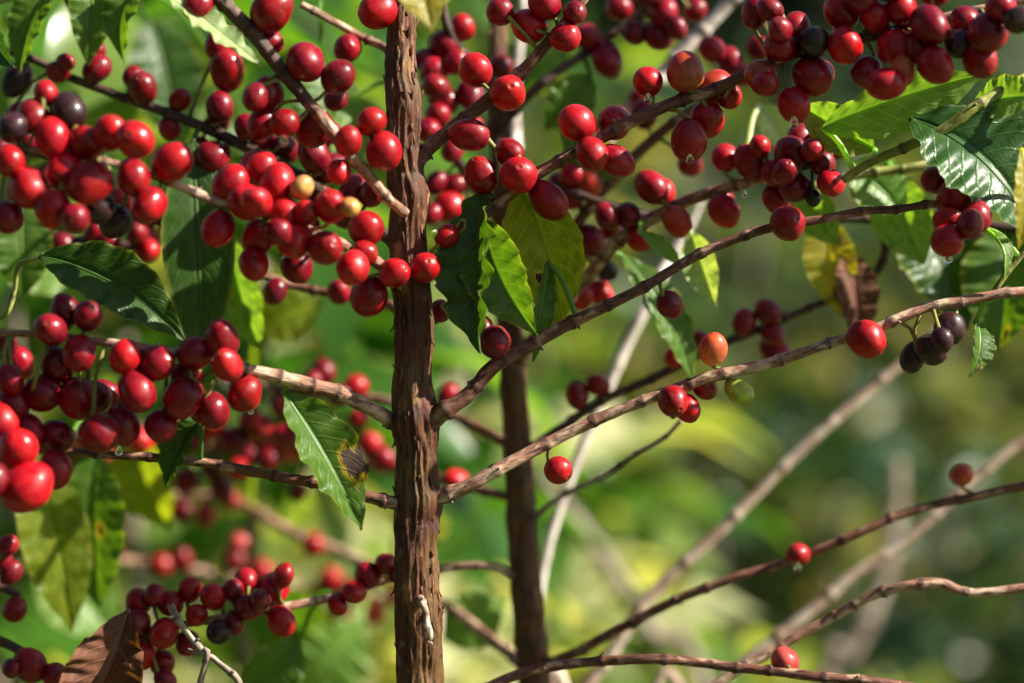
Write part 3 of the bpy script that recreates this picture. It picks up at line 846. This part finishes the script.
branch('L3', Lt, [(-170, 230, 11, 0.100), (-60, 236, 10, 0.105), (40, 238, 9, 0.115), (100, 242, 9, 0.110), (150, 250, 8, 0.110)], 'branch_dark')
branch('L4', Lt, [(-170, 600, 12, .10), (-70, 625, 11, .07), (0, 640, 10, .05), (50, 668, 8, .045), (105, 700, 7, .045)], 'branch_dark')
branch('L5', Lt, [(-170, 545, 11, .10), (-60, 565, 10, .07), (8, 590, 8, .06), (22, 604, 6, .06)], 'branch_dark')
branch('L6', Lt, [(-170, 60, 11, .10), (-60, 20, 10, .08), (40, -12, 9, .07), (110, -18, 9, .06), (180, -15, 8, .05)], 'greenstem')
branch('L7', Lt, [(-170, 430, 11, .10), (-60, 420, 9, .06), (0, 425, 8, .05), (60, 450, 8, .05), (110, 448, 7, .05)], 'branch_dark')
branch('L8', Lt, [(140, 760, 6, -.005), (228, 678, 7, -.01), (205, 655, 7, -.01), (188, 632, 7, -.01), (171, 606, 7, -.01)][:0] or [(-170, 720, 11, .08), (40, 760, 9, .02), (180, 730, 8, 0), (238, 690, 7, -.01), (215, 660, 6, -.01), (206, 655, 7, -.01), (188, 632, 6, -.01), (171, 606, 8, -.01)], 'grey', .009, rough=.2)
branch('L9', Lt, [(-170, 640, 11, .08), (60, 790, 8, .02), (175, 730, 7, 0), (206, 655, 6, -.01), (196, 652, 5, -.008), (188, 648, 4, -.006)], 'grey', .012)
branch('L10', Lt, [(-170, 520, 12, .16), (-40, 480, 10, .18), (60, 440, 9, .19), (150, 425, 9, .2), (260, 432, 8, .2), (330, 420, 8, .2)], 'branch_dark')
branch('L12', Lt, [(-170, 560, 12, .25), (-20, 570, 10, .30), (100, 560, 9, .34), (220, 575, 9, .35), (320, 590, 8, .36), (400, 600, 8, .36)], 'branch_pale')
branch('B17', B, [(503, 240, 11, .13), (512, 190, 10, .17), (516, 140, 9, .2), (515, 80, 9, .2), (522, 10, 8, .2), (526, -40, 8, .2)], 'white')
branch('L11', Lt, [(-170, 120, 12, .14), (-40, 140, 10, .15), (60, 165, 9, .15), (160, 225, 9, .15), (240, 250, 8, .15)], 'branch_dark')
branch('R1', Rt, [(1210, 40, 14, .06), (1100, 55, 12, .03), (1040, 72, 12, .01), (985, 100, 12, .0), (945, 128, 11, 0), (905, 147, 10, .005), (870, 163, 9, .01), (842, 182, 8, .015)], 'greenstem')
branch('R2', Rt, [(1210, 170, 12, .06), (1120, 200, 9, .03), (1060, 220, 7, .01), (1030, 246, 6, .005), (1008, 272, 6, .005), (992, 290, 6, .005)], 'greenstem', stubs=False)
branch('R3', Rt, [(1210, 130, 12, .08), (1080, 150, 10, .07), (960, 162, 9, .06), (860, 175, 9, .06), (790, 190, 7, .06)], 'greenstem')
branch('R4', Rt, [(1210, 260, 12, .08), (1080, 235, 10, .09), (960, 225, 9, .1), (860, 218, 9, .1), (815, 222, 8, .1)], 'branch_dark')

# ------------------------------------------------------------------ berries, from the photo, branch by branch
berries('A10', '''58 71 12 c, 17 80 15 k, 95 50 11 cb, 97 69 14 c, 133 77 11 c, 143 88 15 c, 170 128 12 cb, 213 157 17 c, 198 150 13 cb, 220 107 15 c, 218 122 13 cb, 220 43 15 c,
 227 71 17 r, 247 127 13 c, 66 62 9 c, 20 118 14 cb, 330 168 16 c, 314 155 16 c, 336 98 12 c, 348 48 14 c, 353 190 14 c, 372 193 13 c, 306 228 15 cb, 330 132 12 c''')
berries('A8', '''115 222 17 kb, 100 208 16 kb, 46 93 13 r, 68 111 18 k, 33 117 17 r, 13 128 15 k, 52 138 17 r, 85 143 17 r, 110 133 17 r, 135 140 19 r, 10 160 16 r, 28 187 19 r, 65 170 18 r,
 90 183 21 r, 53 208 18 r, 7 217 17 c, 75 218 15 c, 172 162 20 r, 133 178 18 r, 150 205 17 r, 255 170 16 r, 230 183 17 r, 245 202 18 r, 262 167 15 r, 278 183 18 r,
 302 187 11 y, 256 202 15 r, 286 213 17 r, 306 213 13 r, 218 229 17 r, 258 238 17 r, 254 264 15 r, 297 267 16 c, 295 240 18 r, 325 248 17 r, 278 232 14 c, 331 207 16 r, 350 207 10 y, 366 229 18 r,
 365 253 13 r, 353 267 17 r, 369 296 18 c, 394 273 15 r, 425 268 16 r, 447 236 12 r''')
berries('A1', '''262 124 14 c, 284 123 15 r, 314 128 18 cb, 338 77 16 c, 371 122 15 r, 384 151 19 r, 348 141 14 r, 339 172 12 r''')
berries('TA', '''378 11 18 r''')
berries('A1u', '''198 6 15 c, 272 42 12 cb, 268 95 17 r, 256 97 13 c, 272 11 20 r, 306 62 19 c''')
berries('B14', '''425 60 12 c, 446 100 13 c, 452 150 12 c, 455 185 12 c, 462 215 10 c, 444 45 15 c, 461 28 14 r, 433 72 15 c, 436 87 14 c, 438 115 13 c, 428 130 13 c, 449 207 16 r, 436 183 11 c, 470 128 14 c, 432 214 10 c''')
berries('B13', '''470 95 14 c, 455 62 12 c, 501 67 12 c, 497 128 13 c''')
berries('A2', '''476 70 17 r, 508 93 18 r, 529 25 18 r, 565 37 15 r, 575 13 12 c, 545 4 16 c, 500 12 14 c''')
berries('A3', '''481 175 17 r, 510 153 15 r, 519 175 18 r, 548 200 18 r, 469 135 17 cb, 577 123 18 r, 614 123 17 rb, 592 154 16 r, 616 161 16 rb, 648 82 15 r, 686 72 19 o, 707 120 17 r, 715 88 17 ob, 689 140 18 r, 729 96 13 rb,
 760 75 15 o, 765 84 13 r, 755 12 14 c, 770 10 12 c, 796 27 14 r, 814 42 16 k, 781 47 17 c, 841 12 17 r, 875 17 16 r, 901 8 16 r, 845 45 18 r, 820 74 14 r, 895 47 18 r, 812 76 20 r, 794 105 17 r,
 866 72 16 c, 903 70 13 o, 886 84 17 r, 918 48 15 c, 930 25 19 c, 935 65 18 r, 965 22 16 c, 960 43 16 k, 980 60 17 r, 988 32 20 c, 1001 8 15 c, 1018 20 14 k, 860 -4 16 c, 890 -14 15 c, 935 -8 16 c, 780 30 13 c''')
berries('B12', '''587 37 13 c, 607 60 16 c, 635 33 13 c, 659 37 15 c, 664 12 15 c, 619 7 13 c, 695 10 12 c, 650 -6 14 c, 676 28 12 c''')
berries('B11', '''588 183 15 o, 573 175 13 r, 571 198 12 r, 690 165 12 r, 644 115 13 cb, 730 62 14 c, 712 50 13 c, 759 48 12 c, 757 8 13 c, 742 75 12 c, 590 241 17 c, 613 230 10 r, 580 296 14 r, 600 293 13 rb, 607 271 11 k, 559 323 9 r''')
berries('B10', '''651 187 16 c, 664 192 12 rb, 677 222 15 o, 639 240 11 r, 724 211 15 r, 725 158 13 r, 750 162 16 c, 760 147 11 r, 628 216 12 c, 607 216 12 c, 722 200 12 rb,
 776 173 15 c, 800 138 14 c, 821 143 14 c, 846 143 12 c, 791 153 17 c, 823 162 14 c, 776 200 14 r, 831 183 14 r, 796 188 15 c, 813 198 8 k, 812 150 12 c, 785 172 13 c''')
berries('A4', '''788 223 18 c, 670 305 13 c, 495 342 16 c, 482 328 12 cb, 935 180 14 c, 956 183 12 c, 975 190 12 cb, 953 199 17 c, 975 215 17 c, 948 221 14 r, 948 240 17 r, 970 224 14 c''')
berries('A5', '''713 349 14 o, 739 392 13 g, 687 408 13 r, 673 401 15 r, 705 388 12 rb, 866 339 18 r, 913 357 13 k, 931 350 15 k, 950 328 16 k, 942 340 11 k, 558 470 14 r''')
berries('A6', '''65 310 15 c, 88 316 15 c, 50 330 17 c, 57 365 16 c, 80 353 17 c, 125 356 17 r, 157 363 18 c, 195 353 17 c, 222 340 18 c, 227 365 15 r, 187 375 15 rb, 245 393 18 r, 200 408 14 cb, 213 411 18 c, 183 398 20 c, 137 390 19 c,
 161 426 16 c, 123 425 17 cb, 103 395 16 cb, 100 433 20 c, 95 397 17 c, 78 398 20 c, 43 393 19 c, 55 437 18 c, 27 431 17 c, 13 405 17 c, -2 420 20 r, 55 470 18 c, 3 452 18 r, 18 449 20 r, 28 487 24 r, -8 480 18 c, 10 380 14 c''')
berries('A13', '''785 661 14 pb''')
berries('A12', '''339 292 12 c, 275 291 12 c, 440 311 11 r''')
berries('L3', '''122 261 13 r, 147 250 12 r, 137 234 12 c, 63 245 13 c, 95 232 11 c, 42 225 11 c, 110 240 11 c, 12 226 13 c''')
berries('L7', '''20 363 15 c, 6 345 13 c, 8 470 14 c''')
berries('B1', '''356 387 13 r, 323 372 13 c, 340 395 11 c, 281 403 12 c, 300 420 12 c, 312 382 10 c, 448 396 11 c, 359 418 10 r''')
berries('B4', '''266 441 14 r, 284 448 15 o, 306 441 15 r, 250 455 13 c, 371 445 13 r, 384 460 13 c, 456 480 12 r, 230 441 12 r, 213 470 12 c, 222 490 12 c, 187 480 13 c, 140 470 12 c, 107 478 12 p, 143 441 11 r, 240 470 12 r, 269 460 12 c, 298 492 9 c,
 325 462 11 c, 120 440 12 c, 160 472 10 c, 345 452 12 c, 205 430 12 c, 150 490 11 r''')
berries('B5', '''313 545 12 r, 162 508 10 o, 182 512 11 c, 240 542 10 p, 230 500 10 r, 205 515 10 c''')
berries('B3', '''368 575 13 c, 386 564 12 c, 354 592 12 r, 338 606 9 r, 400 575 10 c, 246 581 13 r, 273 588 16 r, 281 621 14 r, 283 576 11 r, 233 590 11 c, 213 597 13 r, 190 590 12 r, 248 608 14 c, 233 625 11 c, 219 632 13 k, 197 615 11 r, 188 643 13 c,
 170 603 14 r, 138 602 13 r, 155 595 11 c, 137 623 14 c, 164 633 15 r, 162 663 13 c, 143 656 13 r, 165 680 11 c, 260 600 11 c''')
berries('L4', '''30 665 17 c, 55 676 13 c, 68 680 12 r, 12 668 10 c''')
berries('L5', '''15 609 12 r, 10 573 11 c, 2 560 11 c, 8 545 10 c''')
berries('B6', '''798 555 12 r, 962 475 11 o''')
berries('B2', '''577 396 12 c, 598 385 11 c, 675 357 11 r, 744 323 12 c, 768 312 13 c, 775 350 14 c, 773 335 12 c, 700 340 10 c''')
berries('L10', '''15 452 14 c, 40 445 13 c, 62 452 14 c, 92 440 13 c, 118 430 14 c, 140 440 13 r, 165 428 13 c, 188 440 14 c, 212 425 13 r, 236 440 14 c, 262 428 14 p, 285 436 13 c, 310 418 12 c, 328 428 12 c, 250 418 12 c, 100 452 12 p''')
berries('L12', '''110 552 12 c, 160 566 12 r, 182 560 11 c, 235 560 11 c, 262 572 11 r, 330 580 12 r, 352 592 12 c, 340 615 11 r, 375 612 12 p, 395 598 10 c, 60 560 11 c''')
berries('L11', '''20 190 15 c, 44 180 14 c, 72 185 14 c, 95 205 14 c, 120 200 14 c, 142 222 14 c, 168 222 13 c, 196 240 13 c, 222 250 13 c, 150 240 12 r, 62 150 13 c, 30 142 13 c, 0 150 14 c, 240 262 12 c''')
berries('A10', '''285 150 15 cb, 300 185 14 cb, 262 140 12 cb, 318 200 14 cb, 180 100 11 cb, 345 215 14 cb''')
berries('B16', '''560 185 13 c, 540 215 12 c, 600 135 13 c, 615 118 12 c, 640 98 11 c''')
solve_and_build_berries(None)

# ------------------------------------------------------------------ leaves near the focus plane
leaf('A3', (483, 192, .0), (479, 353, -.016), 92, 'leaf_dark', roll=-34, fold=42, wave=.20, bow=.0, side=-.03, dmg=[(.22, -.45, .20)], seed=1, nwave=4)
leaf('A3', (482, 220, .002), (537, 335, -.012), 74, 'leaf_mid', roll=-12, fold=30, wave=.12, bow=.10, side=-.05, seed=2, nwave=6)
leaf('A3', (520, 188, .014), (562, 326, .012), 84, 'leaf_olive', roll=-12, fold=16, wave=.11, bow=.05, side=.06, dmg=[(.66, -.35, .24), (1, 0, .25)], seed=3)
leaf('A4', (548, 262, .004), (533, 362, .004), 30, 'leaf_mid', roll=35, fold=30, wave=.1, bow=.0, seed=4)
leaf('L1', (40, 256, .004), (186, 342, .0), 74, 'leaf_dark', roll=22, fold=26, wave=.09, bow=.04, side=.07, seed=5, nwave=5)
leaf('A10', (193, 140, .055), (203, 372, .05), 74, 'leaf_dark', roll=10, fold=8, wave=.03, bow=.05, seed=6)
leaf('A12', (228, 235, .09), (262, 352, .09), 60, 'leaf_light', roll=-20, fold=20, wave=.08, bow=.1, seed=7, dmg=[(.45, -.3, .2)])
leaf('A6', (284, 392, -.016), (362, 530, -.014), 78, 'leaf_mid', roll=34, fold=34, wave=.12, bow=.04, side=.0, dmg=[(.60, .55, .50), (.62, .95, .45), (1, 0, .25)], seed=8, nwave=4)
leaf('A7', (203, 416, -.012), (166, 487, -.012), 46, 'leaf_dark', roll=-30, fold=40, wave=.12, bow=.08, seed=9, dmg=[(1, 0, .3)])
leaf('L7', (30, 450, .11), (72, 632, .12), 74, 'leaf_olive', roll=25, fold=12, wave=.06, bow=.08, seed=10, dmg=[(.95, .1, .3)])
leaf('L7', (96, 450, .13), (100, 608, .13), 76, 'leaf_mid', roll=-10, fold=15, wave=.05, bow=.08, seed=11, dmg=[(.5, .2, .2)])
leaf('L4', (128, 612, -.004), (76, 740, .0), 116, 'leaf_dead', roll=8, fold=48, wave=.22, bow=.14, seed=12, nwave=5, label='dead brown curled leaf')
leaf('A1u', (165, -8, -.034), (262, 66, -.036), 34, 'leaf_pale', roll=40, fold=25, wave=.22, bow=.0, seed=13, nwave=4)
leaf('L6', (95, -40, .06), (88, 66, .055), 48, 'leaf_mid', roll=10, fold=15, wave=.08, bow=.1, seed=14)
leaf('L6', (155, -30, .055), (124, 62, .05), 46, 'leaf_mid', roll=-25, fold=25, wave=.14, bow=.1, side=-.12, seed=15, nwave=3)
leaf('L6', (60, -25, .055), (20, 72, .05), 52, 'leaf_mid', roll=-30, fold=22, wave=.06, bow=.12, seed=16)
leaf('L6', (-25, 8, .03), (14, 68, .03), 46, 'leaf_wet', roll=-30, fold=18, wave=.06, bow=.1, seed=17)
leaf('L6', (75, -55, .07), (71, 18, .07), 22, 'leaf_dead', roll=0, fold=25, wave=.06, bow=.1, seed=18, label='small dark dead leaf')
leaf('TA', (408, -60, -.05), (432, 30, -.07), 78, 'leaf_yellow', roll=10, fold=15, wave=.06, bow=.08, seed=19)
leaf('L3', (20, 200, .10), (22, 300, .10), 62, 'leaf_mid', roll=15, fold=12, wave=.06, bow=.1, seed=20)
leaf('L3', (105, 275, .16), (60, 345, .16), 50, 'leaf_light', roll=-10, fold=12, wave=.06, bow=.1, seed=21)
leaf('A11', (322, 60, .14), (330, 190, .14), 84, 'leaf_mid', roll=20, fold=14, wave=.06, bow=.1, seed=60)
leaf('B5', (255, 330, .22), (325, 300, .22), 60, 'leaf_olive', roll=10, fold=14, wave=.06, bow=.1, seed=61)
leaf('B5', (445, 640, .2), (505, 600, .2), 60, 'leaf_light', roll=10, fold=14, wave=.06, bow=.1, seed=62)
leaf('B3', (300, 640, .12), (235, 700, .12), 66, 'leaf_mid', roll=20, fold=20, wave=.06, bow=.1, seed=63)
leaf('B12', (590, 75, .12), (545, 130, .12), 50, 'leaf_mid', roll=10, fold=20, wave=.06, bow=.1, seed=64)
leaf('L6', (150, 20, .2), (178, 150, .2), 80, 'leaf_dark', roll=20, fold=14, wave=.06, bow=.1, seed=70)
leaf('L6', (262, 150, .22), (180, 90, .22), 70, 'leaf_mid', roll=-20, fold=14, wave=.06, bow=.1, seed=71)
leaf('L6', (20, 60, .2), (70, 150, .2), 70, 'leaf_mid', roll=20, fold=14, wave=.06, bow=.1, seed=72)
leaf('L11', (0, 250, .2), (100, 290, .2), 70, 'leaf_light', roll=20, fold=14, wave=.06, bow=.1, seed=73)
leaf('L12', (40, 560, .3), (120, 640, .3), 80, 'leaf_light', roll=20, fold=14, wave=.06, bow=.1, seed=74)
leaf('L12', (250, 590, .34), (340, 650, .34), 90, 'leaf_mid', roll=-20, fold=14, wave=.06, bow=.1, seed=75)
leaf('L12', (360, 620, .34), (290, 690, .34), 90, 'leaf_light', roll=30, fold=14, wave=.06, bow=.1, seed=76)
leaf('L10', (130, 430, .2), (170, 530, .2), 70, 'leaf_olive', roll=-20, fold=14, wave=.06, bow=.1, seed=77)
leaf('B17', (515, 100, .22), (575, 20, .22), 70, 'leaf_mid', roll=20, fold=14, wave=.06, bow=.1, seed=78)
leaf('B5', (395, 560, .2), (440, 510, .24), 60, 'leaf_olive', roll=20, fold=14, wave=.06, bow=.1, seed=79)
# right side
leaf('R1', (912, 118, .004), (1034, 236, -.004), 116, 'leaf_wet', roll=22, fold=16, wave=.09, bow=.10, side=.06, seed=30, nwave=5, puck=.006)
leaf('R1', (822, 128, .012), (986, 74, .004), 70, 'leaf_light', roll=-30, fold=28, wave=.08, bow=.06, side=.05, seed=31, nwave=4)
leaf('R1', (875, 150, .02), (800, 105, .03), 52, 'leaf_light', roll=15, fold=20, wave=.1, bow=.1, seed=32)
leaf('R1', (972, 108, .01), (1052, 96, -.01), 50, 'leaf_light', roll=25, fold=15, wave=.06, bow=.1, seed=33)
leaf('R2', (1022, 150, -.03), (1018, 250, -.03), 34, 'leaf_yellow', roll=20, fold=20, wave=.08, bow=.1, seed=34)
leaf('R4', (905, 195, .11), (968, 330, .10), 96, 'leaf_dark', roll=15, fold=12, wave=.06, bow=.1, seed=35)
leaf('R4', (1010, 225, .10), (1000, 350, .09), 90, 'leaf_mid', roll=-15, fold=14, wave=.06, bow=.1, seed=36, dmg=[(.9, .3, .3)])
leaf('R2', (982, 228, .01), (1004, 280, .0), 22, 'leaf_light', roll=45, fold=35, wave=.08, bow=.22, seed=37)
leaf('R2', (976, 322, .01), (970, 377, .0), 34, 'leaf_mid', roll=30, fold=30, wave=.08, bow=.15, dmg=[(.85, .5, .35)], seed=38)
leaf('R4', (822, 215, .105), (842, 318, .10), 54, 'leaf_yellow', roll=-10, fold=12, wave=.06, bow=.1, dmg=[(.25, .5, .3), (.8, 0, .45)], seed=39, label='yellow leaf spotted with brown')
leaf('B2', (845, 250, .10), (858, 345, .095), 50, 'leaf_dead', roll=15, fold=25, wave=.1, bow=.1, seed=40, label='dark brown dead leaf')
leaf('R3', (850, 165, .07), (905, 215, .07), 66, 'leaf_light', roll=15, fold=15, wave=.06, bow=.1, seed=41)
leaf('R3', (885, 168, .075), (925, 265, .08), 64, 'leaf_light', roll=-20, fold=15, wave=.06, bow=.1, seed=42)
leaf('R3', (800, 185, .07), (838, 245, .07), 44, 'leaf_light', roll=-20, fold=15, wave=.06, bow=.1, seed=43)
leaf('B10', (690, 232, .07), (716, 306, .06), 40, 'leaf_pale', roll=-15, fold=25, wave=.14, bow=.05, seed=44, nwave=3, dmg=[(1, 0, .3)])
leaf('B10', (640, 232, .05), (682, 268, .05), 20, 'leaf_light', roll=20, fold=25, wave=.08, bow=.1, seed=45)
leaf('B10', (622, 255, .08), (694, 385, .08), 48, 'leaf_mid', roll=35, fold=20, wave=.08, bow=.1, seed=46)
leaf('B11', (620, 175, .10), (560, 130, .10), 50, 'leaf_mid', roll=15, fold=20, wave=.08, bow=.1, seed=47)
leaf('B10', (760, 105, .09), (790, 155, .09), 40, 'leaf_pale', roll=15, fold=20, wave=.08, bow=.1, seed=48)
leaf('B14', (345, 100, .10), (385, 200, .10), 70, 'leaf_light', roll=10, fold=15, wave=.06, bow=.1, seed=49)

for (k, x, y, r, z) in (('A3', 690, 160, 4, -.012), ('A3', 648, 99, 4, -.008), ('A1', 284, 142, 5, -.04), ('A3', 794, 124, 5, -.03), ('A4', 948, 259, 5, -.01), ('A8', 172, 182, 4, -.035), ('A8', 183, 157, 3, -.042),
                        ('A6', 119, 452, 4, -.02), ('A6', 251, 412, 3, -.02), ('B6', 798, 568, 4, .07), ('A1', 372, 137, 3, -.03), ('A8', 284, 255, 4, -.035), ('A3', 745, 195, 3, -.02), ('A5', 673, 416, 3, -.01)):
    drop(k, x, y, r, z)

# ================================================================== THE GROUND AND WHAT GROWS BEHIND
def gz(x, y):
    return 0.0 + 0.10 * math.sin(x * .35 + 1) * min(1, max(0, y - 2) / 4) + 0.16 * max(0, y - 9) + 0.25 * max(0, y - 22)

def ground_material():
    m, nt = newmat('grassy_earth')
    tc = N(nt, 'ShaderNodeTexCoord')
    n1 = noise_tex(nt, tc.outputs['Object'], 1.3, 5); n2 = noise_tex(nt, tc.outputs['Object'], 9, 5)
    c = ramp(nt, n1, [(.35, (.045, .085, .025)), (.55, (.09, .13, .035)), (.72, (.20, .17, .075))])
    c = mixc(nt, ramp(nt, n2, [(.4, (0, 0, 0)), (.65, (.6, .6, .6))]), c, (.06, .045, .025))
    p = N(nt, 'ShaderNodeBsdfPrincipled', Roughness=.9); L(nt, c, p.inputs['Base Color'])
    bp = N(nt, 'ShaderNodeBump', Strength=.6, Distance=.03); L(nt, n2, bp.inputs['Height']); L(nt, bp.outputs[0], p.inputs['Normal'])
    finish(nt, p.outputs[0]); return m
xs = np.linspace(-80, 80, 81); ys = np.concatenate([np.linspace(-20, 30, 76), np.linspace(33, 160, 30)])
V = [(x, y, gz(x, y)) for y in ys for x in xs]
idx = np.arange(len(V)).reshape(len(ys), len(xs))
f = np.stack([idx[:-1, :-1], idx[:-1, 1:], idx[1:, 1:], idx[1:, :-1]], -1).reshape(-1, 4)
g = mk('ground', np.array(V), f, ground_material(), None, (0, 0, 0)); g['kind'] = 'structure'

# grass
n = 26000
gy = 1.2 + 12 * rng.random(n) ** 1.3; gx = rng.uniform(-1, 1, n) * (gy * 0.34 + 0.5)
gh = rng.uniform(.08, .32, n); ga = rng.uniform(0, 2 * PI, n); lean = rng.uniform(.1, .6, n)
b0 = np.stack([gx, gy, np.array([gz(a, b) for a, b in zip(gx, gy)]) - .01], -1)
wv = np.stack([np.cos(ga), np.sin(ga), ga * 0], -1) * 0.006
ld = np.stack([-np.sin(ga), np.cos(ga), ga * 0], -1)
m1 = b0 + ld * (gh * lean * .35)[:, None] + np.array([0, 0, 1.]) * (gh * .6)[:, None]
tp = b0 + ld * (gh * lean)[:, None] + np.array([0, 0, 1.]) * gh[:, None]
V = np.stack([b0 - wv, b0 + wv, m1 + wv * .8, m1 - wv * .8, tp], 1).reshape(-1, 3)
bi = (np.arange(n) * 5)[:, None]
f = (bi + np.array([0, 1, 2, 3])).tolist() + (bi + np.array([3, 2, 4])).tolist()
gr = mk('grass', V, f, M['fol_far'], None, (0, 0, 0), {'lrand': np.repeat(np.clip(rng.normal(.45, .22, n), 0, 1), 5)}, smooth=False)
tag(gr, 'short green and straw coloured grass on the ground behind the coffee trees', 'grass', kind='stuff')

def wx(px, d): return (px - 512) * K * d
def place_shrub(px, d, h, rad, ns, nl, ll, mat, label, yellow=0.0, low=.1, stems=5, cat='shrub', group='leafy shrubs behind the coffee trees'):
    x = wx(px, d)
    return shrub('shrub', x, d, gz(x, d), h, rad, ns, nl, ll, mat, label, cat, group, stems=stems, yellow=yellow, low=low)
place_shrub(130, 1.6, 1.72, .40, 46, 8, .13, 'fol_near', 'nearest leafy bush rising behind the upper left berry clusters', .05, .3)
place_shrub(20, 1.75, 1.42, .36, 50, 8, .11, 'fol_near', 'bright green coffee bush filling the lower left behind the berries', .45, .35)
place_shrub(250, 1.9, 1.22, .36, 56, 8, .10, 'fol_near', 'sunlit bush with big leaves behind the lower left berry branches', .45, .35)
place_shrub(360, 2.3, 1.32, .34, 40, 8, .12, 'fol_near', 'yellow green bush behind the main trunk', .25, .4)
place_shrub(40, 2.7, 1.9, .5, 70, 8, .15, 'fol_near', 'tall leafy bush behind the upper left berries', .0, .3)
place_shrub(480, 2.2, 1.06, .28, 50, 8, .10, 'fol_near', 'low bright green bush between the two trunks at the bottom', .4, .4)
place_shrub(690, 2.4, .93, .26, 30, 8, .11, 'fol_near', 'low green bush with light leaves under the slanting pale shoots', .1, .4)
place_shrub(330, 3.6, 1.75, .6, 60, 8, .16, 'fol_far', 'olive bush seen between the left branches and the trunk', .15, .2)
place_shrub(620, 4.0, 1.34, .55, 90, 8, .11, 'fol_far', 'olive yellow bush behind the second trunk', .15, .2)
place_shrub(830, 4.2, 1.22, .5, 80, 8, .11, 'fol_far', 'yellow green bush behind the lower right bare shoots', .1, .25)
place_shrub(1010, 4.6, 1.5, .6, 80, 8, .12, 'fol_far', 'dull green bush at the right edge', .1, .2)
place_shrub(880, 3.2, 1.02, .5, 90, 8, .10, 'fol_dark', 'dark green low bush behind the lower right branches', .0, .2)
place_shrub(760, 5.6, 1.6, .8, 120, 8, .14, 'fol_dark', 'dark green bush in the middle distance right of the trunks', .1, .15)
place_shrub(960, 6.3, 1.8, .9, 120, 8, .14, 'fol_dark', 'dark green bush in the distance at the lower right', .1, .15)
place_shrub(520, 6.5, 1.5, .8, 70, 8, .2, 'fol_far', 'pale olive bush in the distance beside the trunk', .3, .15)
place_shrub(200, 5.2, 2.1, .8, 80, 8, .2, 'fol_dark', 'dark bush far behind the left berry clusters', .1, .15)
# unseen bushes added behind and left of the camera to block sky fill
for i, (x, y) in enumerate([(-1.3, -1.2), (0.1, -1.9), (1.5, -2.2), (-2.0, 0.4), (-0.9, -2.6), (-1.9, 1.3), (-2.6, -1.2)]):
    shrub('shrub', x, y, 0, 3.3, .95, 90, 9, .15, 'fol_dark', 'tall unseen bush added out of view to block sky light', 'shrub', 'unseen bushes added to block sky light', stems=6, low=.1)
for i, (px, d, h, mat, lab) in enumerate([(80, 10, 4.2, 'fol_dark', 'dark green tree far behind the upper left berries'), (330, 11, 4.0, 'fol_far', 'olive tree far behind the main trunk'),
        (560, 12.5, 4.4, 'fol_dark', 'dark tree far behind the second trunk'), (760, 10.5, 3.8, 'fol_dark', 'dark green tree far behind the upper right branches'),
        (950, 11.5, 4.2, 'fol_far', 'olive tree far behind the wet leaves at the right'), (1180, 12.5, 4.4, 'fol_dark', 'dark tree far away past the right edge of the wet leaves'),
        (-120, 12, 4.6, 'fol_dark', 'dark tree far away at the left edge')]):
    x = wx(px, d)
    far_tree('tree', x, d, gz(x, d), h, 1.5, 45, 45, .26, mat, lab, 'trees far behind')

far_tree('shade_tree', -3.0, -1.4, 0, 5.4, 2.0, 60, 60, .26, 'fol_dark', 'tall unseen tree added left of the camera to block sky light', None)  # added out of view to cut the overhead sky fill

# ================================================================== LIGHT
S = np.array([0.77, -0.14, 0.62]); S /= np.linalg.norm(S)
sd = bpy.data.lights.new('sun', 'SUN'); sd.energy = 5.0; sd.angle = math.radians(.5); sd.color = (1.0, .93, .80)
so = bpy.data.objects.new('sun', sd); col.objects.link(so)
so.rotation_euler = Vector(S).to_track_quat('Z', 'Y').to_euler()
w = bpy.data.worlds.new('World'); scene.world = w; w.use_nodes = True
nt = w.node_tree
sky = nt.nodes.new('ShaderNodeTexSky'); sky.sky_type = 'NISHITA'; sky.sun_disc = False
sky.sun_elevation = math.asin(S[2]); sky.sun_rotation = math.atan2(S[0], S[1])
bg = nt.nodes['Background']; bg.inputs[1].default_value = .05
nt.links.new(sky.outputs[0], bg.inputs[0])
scene.view_settings.view_transform = 'Standard'; scene.view_settings.look = 'None'
scene.view_settings.exposure = 1.45; scene.view_settings.gamma = 1.0
scene.render.engine = 'CYCLES'
scene.cycles.use_denoising = True
scene.cycles.max_bounces = 6
scene.cycles.transparent_max_bounces = 4
scene.cycles.caustics_reflective = False
scene.cycles.caustics_refractive = False
scene.cycles.sample_clamp_indirect = 6
